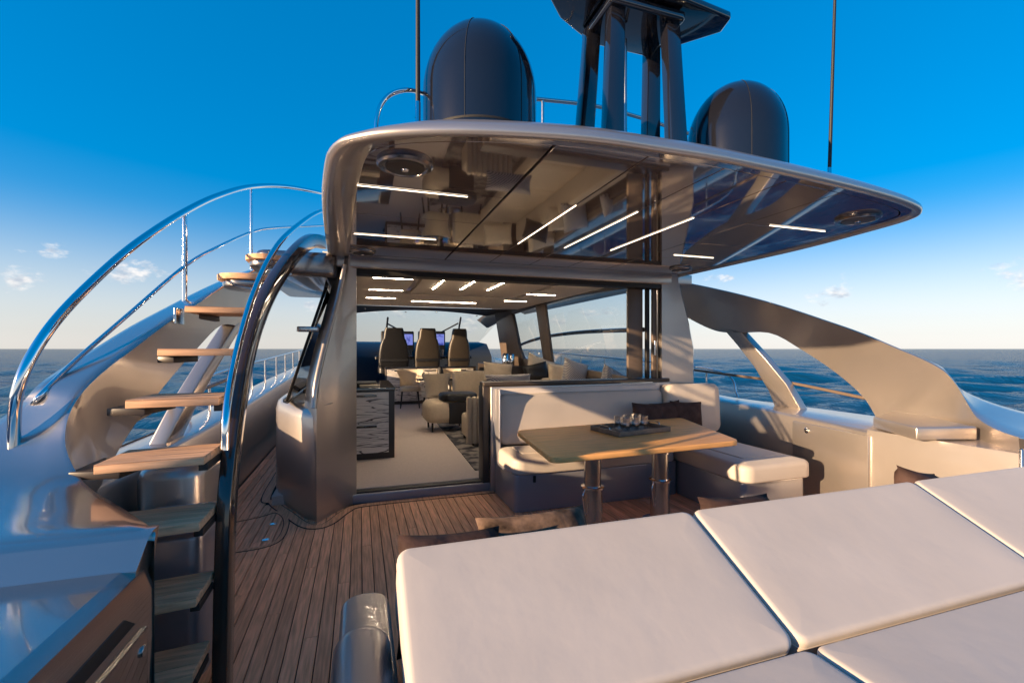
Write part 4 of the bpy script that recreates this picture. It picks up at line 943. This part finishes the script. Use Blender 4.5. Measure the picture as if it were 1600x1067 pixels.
for i in range(2):
    for k in range(3):
        c = tq(-.11 + k * .105 + (i * .02), -.06 + i * .11, .0135)
        if first is None:
            first = thing('tumbler', 'clear cut glass tumbler standing on the serving tray', 'glass', c, 'tumblers on the serving tray')
            g = lathe('glass_wall', [(.001, .0), (.037, .0), (.040, .006), (.045, .125), (.042, .125), (.037, .022), (.001, .02)], c, 'clear_glass', first, n=16, smooth=20)
            lathe('cut_base', [(.0405, .010), (.0435, .014), (.0445, .065), (.0432, .07)], c, 'clear_glass', first, n=10, smooth=5)
        else:
            o = copy_tree(first); o.location = c
tg = thing('tongs', 'small dark tongs lying across the end of the serving tray', 'tongs', tq(.22, .05, .046))
tube('arm', [tq(.20, .14, .050), tq(.25, .02, .050)], .006, 'black_matt', tg, sm=0); tube('arm', [tq(.225, .15, .050), tq(.275, .03, .050)], .006, 'black_matt', tg, sm=0)
for i, (u, v, lab, r) in enumerate(((1013, 643, 'dark brown velvet cushion in shade at the inner end of the corner backrest', .06), (1043, 641, 'dark brown velvet cushion between its two neighbours on the sofa corner', -.08), (1073, 643, 'sunlit dark brown velvet cushion at the outer end of the sofa corner', .05))):
    c = py(u, v, 4.32 + .03 * (i % 2)); pillow('cushion', lab, (c.x, c.y, .71), .40, .40, .13, .05 - .08 * i, -.2, 'velvet', 'brown cushions on the corner sofa', roll=r, seed=20 + i)

# ================================================================== SUNPAD AND AFT BENCH
sn = thing('sunpad', 'large cream leather sunpad of stitched pads with raised backrests', 'sunpad', (1.9, .6, 0))
TIL = math.atan2(.247, .49); ZS, YS, LY = .66, .98, .522
def tilt_pad(p): return tiltx(YS, ZS, TIL)(p)
XP = [.103, 1.19, 2.43, 3.70]
for a, b in zip(XP[:-1], XP[1:]):
    pd = rbox('backrest_pad', a + .003, b - .003, YS + .006, YS + LY, ZS - .13, ZS, 'leather', sn, rv=.04, rt=.020, rb=.02, bulge=.003, seg=6, nc=6, xf=tilt_pad)
    rbox('piping', a + .0015, b - .0015, YS + .0045, YS + LY + .0015, ZS - .040, ZS - .034, 'piping', pd, rv=.041, rt=.0025, rb=.0025, seg=3, nc=6, xf=tilt_pad)
for a, b in zip([.103, 1.21, 2.45], [1.21, 2.45, 3.70]):
    pd = rbox('seat_pad', a + .003, b - .003, -.45, YS - .004, ZS - .14, ZS, 'leather', sn, rv=.04, rt=.020, rb=.02, bulge=.003, seg=6, nc=6)
    rbox('piping', a + .0015, b - .0015, -.4515, YS - .0025, ZS - .040, ZS - .034, 'piping', pd, rv=.041, rt=.0025, rb=.0025, nc=6)
rbox('pad_base', .13, 3.69, -.6, .95, .0, .515, 'paint_base', sn, rv=.06, rt=.02)
slab('back_frame', [(.13, .96, .50), (.13, 1.47, .77), (.13, 1.53, .75), (.13, 1.52, .0), (.13, .96, .0)], (3.56, 0, 0), 'paint_base', sn, bevel=.01)
sd = thing('sunpad_side_moulding', 'glossy silver moulded step along the side of the sunpad', 'moulding', (0, 1.5, 0))
rbox('lower_step', -.075, .122, 1.30, 2.16, .0, .42, 'paint', sd, rv=.09, rt=.025, nc=8)
rbox('upper_moulding', -.085, .10, -.5, 1.72, .421, .54, 'paint', sd, rv=.09, rt=.06, seg=8, nc=10, smooth=60)
bn = thing('aft_bench', 'low cream bench backing onto the sunpad and facing the table', 'bench', (2, 1.95, 0))
rbox('base', .16, 3.9, 1.56, 2.12, .0, .33, 'paint_base', bn, rv=.05, rt=.01)
for a, b in zip([.15, 1.28, 2.6], [1.27, 2.59, 3.9]): rbox('seat_cushion', a, b, 1.56, 2.16, .332, .46, 'leather', bn, rv=.06, rt=.04, bulge=.01)
for i, (u, w, h, rz, tl, mt, lab, zo) in enumerate(((706, .40, .40, .02, -.38, 'velvet', 'dark velvet cushion at the open end of the aft bench', 0), (846, .52, .40, -.06, -.75, 'velvet_print', 'patterned brown velvet cushion slumped low on the aft bench', .0),
        (1165, .42, .40, .02, -.45, 'velvet', 'wrinkled dark velvet cushion on the aft bench opposite the chaise', 0.0), (1446, .34, .40, .1, -.35, 'velvet', 'peaked dark velvet cushion at the locker end of the aft bench', .02))):
    Y = 1.70 + (.14 if i == 1 else 0); c = py(u, 700, Y); pillow('cushion', lab, (c.x, Y, .612 + zo), w, h, .16, rz, tl, mt, 'cushions on the aft bench', roll=(.04, -.03, .06, .25)[i], seed=40 + i)
